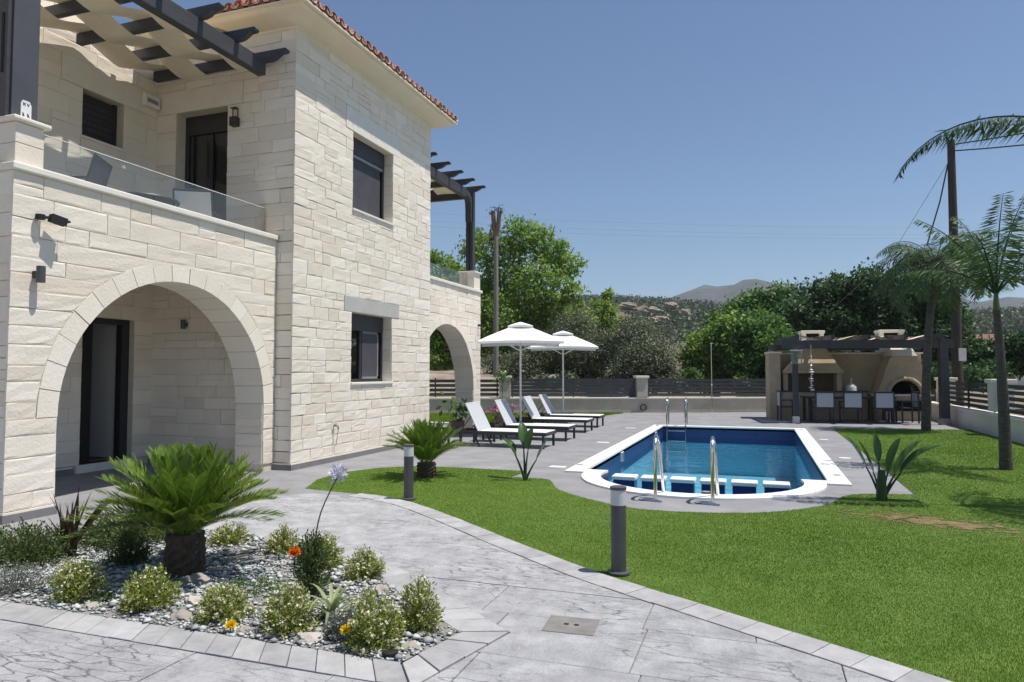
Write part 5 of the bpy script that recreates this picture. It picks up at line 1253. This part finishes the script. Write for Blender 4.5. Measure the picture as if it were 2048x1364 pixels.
tree('olive_tree', 'grey-green olive tree directly behind the farther parasol', 31.5, [(1150, 665, 48), (1185, 700, 50), (1130, 710, 42), (1165, 745, 42)], 21000, .10, leafOlive, 1160, 'olive trees beyond the boundary', tr=.17)
tree('olive_tree', 'large rounded grey-green olive tree in the centre of the background', 30, [(1265, 680, 55), (1225, 705, 46), (1305, 715, 46), (1265, 735, 46), (1330, 745, 26)], 27000, .10, leafOlive, 1265, 'olive trees beyond the boundary', tr=.2)
tree('broadleaf_tree', 'slender bright tree poking up left of the hill view', 40, [(1205, 625, 28), (1218, 590, 14), (1190, 655, 34), (1225, 650, 24)], 4500, .24, leafBright, 1205, GT, tr=.12)
tree('citrus_tree', 'glossy light green tree right of the olives above the fence', 32, [(1415, 695, 40), (1465, 670, 44), (1395, 735, 32), (1445, 735, 40), (1380, 720, 22)], 13000, .2, leafBright, 1430, GT, tr=.16)
tree('citrus_tree', 'glossy green tree left of the outdoor kitchen', 31, [(1520, 670, 48), (1500, 720, 45), (1555, 700, 40), (1540, 745, 36), (1480, 755, 26)], 13000, .2, leafMid, 1520, GT, tr=.16)
tree('broadleaf_tree', 'dark green tree behind the citrus with its top before the hill', 40, [(1500, 625, 42), (1555, 610, 42), (1450, 645, 34), (1580, 650, 45), (1530, 660, 45)], 12000, .24, leafMid, 1530, GT, tr=.2)
tree('broadleaf_tree', 'tall dark green tree above the left kitchen chimney', 38, [(1640, 600, 48), (1600, 640, 45), (1680, 590, 42), (1650, 660, 48), (1610, 690, 40), (1690, 650, 40)], 14000, .22, leafDark, 1640, GT, tr=.2)
tree('broadleaf_tree', 'tall dark green tree above the right kitchen chimney', 37, [(1740, 575, 42), (1790, 590, 42), (1760, 640, 50), (1720, 640, 42), (1810, 650, 40), (1770, 690, 45)], 14000, .22, leafDark, 1760, GT, tr=.2)
tree('broadleaf_tree', 'dark tree behind the near palm beside the tarred pole', 36, [(1850, 600, 40), (1880, 640, 44), (1840, 660, 40), (1900, 690, 42), (1860, 715, 40)], 11000, .22, leafDark, 1860, GT, tr=.18)
tree('broadleaf_tree', 'dark bush growing behind the right wall by the picture edge', 34, [(1990, 715, 34), (2040, 705, 40), (1950, 725, 28), (2090, 700, 45)], 9000, .2, leafDark, 2010, GT, tr=.14)
def band(name, label, Y, pxs, py, rp, n, m, ls=.16):
    tree(name, label, Y, [(px, py + rng.uniform(-8, 8), rp) for px in pxs], n, ls, m, pxs[len(pxs) // 2], tr=.06, cat='hedge')
band('undergrowth', 'wild shrubs filling the gap behind the slat fence', 29.5, range(1010, 1380, 42), 765, 26, 9000, leafOlive)
band('undergrowth', 'leafy undergrowth behind the fence left of the kitchen', 30, range(1380, 1580, 36), 765, 26, 6000, leafMid)
band('undergrowth', 'dark undergrowth behind the right wall beyond the kitchen', 31, range(1850, 1990, 34), 750, 26, 4500, leafDark)
# bare earth bank seen through the arch
bank = MB(); nx = 24
for i in range(nx + 1):
    x = -22 + 18 * i / nx
    for j, (y, z) in enumerate(((25.5, -.04), (27, .5), (29, 1.35), (33, 1.6), (37, -.04))): bank.v.append((x, y + fy(x) - 22 + rng.uniform(-.3, .3) - 1.2, z * (1 if i < nx - 6 else max(0, (nx - i) / 6)) + rng.uniform(-.08, .08) if 0 < j < 4 else z))
for i in range(nx):
    for j in range(4): bank.f.append([i * 5 + j, (i + 1) * 5 + j, (i + 1) * 5 + j + 1, i * 5 + j + 1]); bank.t.append(.5)
bankM = mat('earth_bank', (.16, .12, .085), (.34, .28, .22), rough=.95, scale=1.2, bump=.6, bscale=5)
tag(autosmooth(bank.build('earth_bank', bankM)), kind='structure')
# hills
def hill(name, rows, m, xs, ridge, seed, yref):
    rg = np.random.default_rng(seed); mb = MB(); nX = len(xs)
    for (Y, f_) in rows:
        for x in xs:
            xx = x * Y / yref; z = ridge(x) * f_
            z += (rg.normal(0, 1) * .02 + .05 * math.sin(x * .03 + Y * .02) * f_) * ridge(x) * (1 if f_ > .05 else 0); mb.v.append((xx, Y, z if f_ > 0 else -1))
    for i in range(len(rows) - 1):
        for j in range(nX - 1): a = i * nX + j; mb.f.append([a, a + 1, a + nX + 1, a + nX]); mb.t.append(.5)
    return tag(autosmooth(mb.build(name, m), 80), kind='structure')
hillM = mat('scrub_hillside', (.07, .075, .04), (.24, .19, .13), rough=1, scale=.09, detail=12, bump=1, bscale=.3, bdist=2)
mountM = mat('rocky_mountain', (.025, .04, .032), (.13, .13, .135), rough=1, scale=.035, detail=14, bump=1, bscale=.06, bdist=8)
def ip(pts): xs_, ys_ = zip(*pts); return lambda x: float(np.interp(x, xs_, ys_))
hill('hillside', [(90, 0), (140, .22), (200, .55), (260, .85), (300, 1.0), (340, .9), (420, .3), (480, 0)], hillM, np.linspace(-420, 420, 121), ip([(-400, 48), (-150, 38), (-65, 32.5), (-43, 31), (-12, 27.5), (9, 24), (60, 22), (120, 22), (400, 25)]), 3, 300)
hill('mountain', [(620, 0), (760, .35), (900, .72), (1010, .92), (1100, 1.0), (1250, .8), (1500, 0)], mountM, np.linspace(-1500, 1500, 161), ip([(-1500, 160), (-254, 120), (-160, 116), (-134, 118), (-108, 122), (-81, 127), (-55, 130), (-30, 131), (0, 130), (40, 127), (80, 120), (127, 112), (337, 98), (1500, 90)]), 4, 1100)
# scrub and rock on the hillside
n = 2300; hx = rng.uniform(-75, 110, n); hy = rng.uniform(130, 300, n); rid = ip([(-400, 48), (-150, 38), (-65, 32.5), (-43, 31), (-12, 27.5), (9, 24), (60, 22), (400, 25)])
fac = np.interp(hy, [90, 140, 200, 260, 300], [0, .22, .55, .85, 1]); hz = np.array([rid(x * 300 / y) for x, y in zip(hx, hy)]) * fac
bare = np.exp(-(((hx / hy + .190) / .04) ** 2 + ((hy - 190) / 28) ** 2)); kp_ = rng.random(n) > bare * 1.2; hx, hy, hz = hx[kp_], hy[kp_], hz[kp_]; n = len(hx)
kk = 60; C = np.repeat(np.stack([hx, hy, hz + .8], 1), kk, 0) + rng.normal(0, 1, (n * kk, 3)) * np.array([1.5, 1.5, .8]); V, Fc = leaf_quads(C, 1.0, .6)
tag(np_obj('hill_scrub', V, Fc, leafScrub, tint=np.clip(np.repeat(rng.normal(.4, .3, n), kk) + rng.normal(0, .1, n * kk), 0, 1)), 'dark scrub scattered over the middle hillside', 'scrub', kind='stuff')
for i, (px, py, Y, s) in enumerate(((1290, 622, 190, (7, 3, 1.6)), (1320, 640, 175, (5, 3, 1.2)), (1370, 630, 185, (3, 2, 2.0)), (1255, 612, 200, (6, 3, 1.2)), (1340, 612, 200, (4, 2, 1.2)))):
    p_ = at(px, py, Y); s = (s[0] * .5, s[1] * .6, s[2] * .85); rock('rock_outcrop', ['broad bare rock outcrop on the hillside, centre of the group', 'lowest bare rock outcrop on the hillside', 'upright pinkish rock outcrop on the right of the hillside', 'leftmost bare rock outcrop on the hillside', 'highest bare rock outcrop on the hillside'][i], tuple(p_), s, i + 40, m=bankM, grp='rock outcrops on the hillside')

# ------------------------------------------------------------------ PALMS
def palm(name, label, base, top, r0, r1, nf, L, seed, els=(75, -10), bend=(60, 120), leafL=.42, nleaf=44, azr=False):
    t = thing(name, label, 'palm tree', base, 0, 'palms along the right wall'); rg = random.Random(seed); e = Vector(top) - Vector(base)
    pts = spline([(0, 0, -.02), (e.x * .1, e.y * .1, e.z * .3), (e.x * .45, e.y * .4, e.z * .7), tuple(e)], 5); nn = len(pts)
    autosmooth(MB().tube(pts, [(r0 + (r1 - r0) * i / (nn - 1)) * (1 + .05 * (i % 2)) for i in range(nn)], 12).build('trunk', trunkM, t), 60)
    autosmooth(MB().tube([tuple(e), tuple(e + Vector((0, 0, .35)))], [r1 * 1.05, r1 * .5], 10).build('crown_shaft', leafStrap, t))
    for k_ in range(nf):
        f_ = k_ / max(1, nf - 1); az = k_ * 2.399963 + rg.uniform(-.2, .2); az = ((az + math.pi) % (2 * math.pi) - math.pi) * (.45 if azr else 1); el = R(els[0] + (els[1] - els[0]) * f_); bd = R(bend[0] + (bend[1] - bend[0]) * f_)
        frond_(t, tuple(e + Vector((0, 0, .25))), az, el, L * rg.uniform(.85, 1.1), bd, leafL, nleaf)
    return t
def frond_(t, b, az, el, L, bd, leafL, nleaf, m=None, tm=.45):
    pth = arch_path(b, az, el, L, bd, 14)
    V, Fc = pinnate(pth, nleaf, lambda x: leafL * (.45 + .75 * math.sin(min(1, x * 1.1) * math.pi)), .022, sweep=.5, vee=.1, droop=.75, start=.16, jit=.22)
    o = np_obj('frond', V, Fc, m or leafPalm, t, tint=np.clip(rng.normal(tm, .2, len(Fc)), 0, 1))
    MB().tube(pth, [.018 * (1 - .8 * i / 14) for i in range(15)], 5, cap=False).build('rachis', leafPalm, o)
palm('queen_palm', 'feathery palm with drooping crown next to the outdoor kitchen', (4.02, 20.25, 0), (4.32, 20.2, 3.95), .11, .08, 26, 1.8, 3, els=(70, 5), bend=(70, 110), leafL=.55, nleaf=70)
palm('queen_palm', 'slender young palm in the right lawn by the picture edge', (3.57, 12.63, 0), (3.5, 12.6, 2.45), .092, .048, 12, 1.6, 6, els=(82, 38), bend=(15, 55), leafL=.34, nleaf=60)
p3 = palm('queen_palm', 'palm beyond the right picture edge with one frond arching in over the pole', (3.75, 9.3, 0), (3.7, 9.3, 3.85), .12, .1, 8, 1.3, 11, els=(38, -10), bend=(40, 80), leafL=.3, azr=True)
frond_(p3, (-.05, 0, 3.98), R(186), R(38), 2.45, R(72), .34, 170, tm=.15)
# ------------------------------------------------------------------ POLES AND WIRES
def pole(name, label, base, h, r0, r1, m):
    t = thing(name, label, 'pole', base); autosmooth(MB().tube([(0, 0, 0), (0, 0, h * .5), (0, 0, h)], [r0, (r0 + r1) / 2, r1], 12).build('shaft', m, t)); return t
p_ = at(1915, 744, 25.5); t = pole('utility_pole', 'dark tarred utility pole behind the right wall', (p_.x, 25.5, 0), 8.95, .17, .11, poleDM)
MB().box((.0, -.24, 1.85), (.2, -.17, 2.25)).build('meter_box', ceramicM, t)
for i, (a, b, sag) in enumerate((((0, 0, 8.8), (8, -6, 8.6), .25), ((0, 0, 8.6), (8, -6, 7.8), .3))):
    pts = [Vector(a).lerp(Vector(b), q / 10) - Vector((0, 0, sag * 4 * (q / 10) * (1 - q / 10))) for q in range(11)]; MB().tube(pts, .022, 5).build('cable', blackM, t)
MB().tube([(-.1, 0, 8.2), (-.35, 0, 7.0), (-.75, 0, 5.6)], .022, 5).build('service_cable', blackM, t); MB().tube([(0, 0, 8.4), (-1.2, 4, 5.8), (-2.7, 10, 4.4)], .009, 4).build('stay_wire', plateM, t)
p_ = at(992, 744, 29); t = pole('lopped_trunk', 'tall bare grey trunk with forked brown top behind the far balcony', (p_.x, 29, 0), 7.7, .13, .095, poleM)
for s in (-1, 1):
    MB().tube([(0, 0, 7.6), (s * .10, 0, 8.05), (s * .15, 0, 8.7)], [.1, .11, .1], 7).build('fork', potM, t)
    n = 70; P = np.array([s * .15, 0, 8.72]) + rng.normal(0, .09, (n, 3)); V, Fc = leaf_quads(P, .12, .05); np_obj('shoots', V, Fc, leafRed, t, tint=rng.random(n))
n = 60; P = np.array([-.15, 0, 7.75]) + rng.normal(0, 1, (n, 3)) * np.array([.08, .08, .35]); V, Fc = leaf_quads(P, .25, .05, dirs=np.tile([[-.3, 0, -1.0]], (n, 1)) + rng.normal(0, .2, (n, 3))); np_obj('dead_fibre', V, Fc, leafRed, t, tint=rng.random(n))
for i, (ya, yb) in enumerate(((428, 452), (444, 466), (455, 473))):
    a = at(860, ya - 2, 46); b = at(1960, yb + 3, 44); pts = [a.lerp(b, q / 24) - Vector((0, 0, 1.2 * (q / 24) * (1 - q / 24))) for q in range(25)]
    tag(MB().tube(pts, .006, 4, cap=False).build('power_line', plateM), ['uppermost of three power lines crossing the sky', 'middle of three power lines crossing the sky', 'lowest of three power lines crossing the sky'][i], 'power line', 'power lines crossing the sky')
brownRoofM = mat('old_roof', (.16, .075, .05), (.24, .12, .085), rough=.9, scale=1)
# distant house on the right
p_ = at(1985, 744, 75); t = thing('distant_house', 'far low house with reddish roof at the right edge behind the trees', 'house', (p_.x, 75, 0), R(-15))
MB().box((-4, -3, 0), (4, 3, 3.4)).build('walls', kitWM, t); MB().add([(-4.4, -3.4, 3.4), (4.4, -3.4, 3.4), (4.4, 3.4, 3.4), (-4.4, 3.4, 3.4), (-2.5, 0, 5.0), (2.5, 0, 5.0)], [(0, 1, 5, 4), (1, 2, 5), (2, 3, 4, 5), (3, 0, 4), (3, 2, 1, 0)]).build('roof', brownRoofM, t)
for x in (-2, 1.5): MB().box((x, -3.03, 1.2), (x + 1, -3.0, 2.5)).build('window', blackM, t)

# ------------------------------------------------------------------ HAZE
hz_ = MB().box((-1600, -40, -3), (1600, 1700, 190)).build('haze', mortarM); hz_.data.materials.clear()
hm = bpy.data.materials.new('haze_air'); hm.use_nodes = True; n_ = hm.node_tree.nodes; n_.clear()
pv = n_.new('ShaderNodeVolumePrincipled'); ou = n_.new('ShaderNodeOutputMaterial'); hm.node_tree.links.new(pv.outputs[0], ou.inputs['Volume'])
pv.inputs['Color'].default_value = (.80, .87, .96, 1); pv.inputs['Density'].default_value = .00030; pv.inputs['Anisotropy'].default_value = .2
hz_.data.materials.append(hm); tag(hz_, 'thin pale blue air over the whole place', 'haze', kind='stuff')
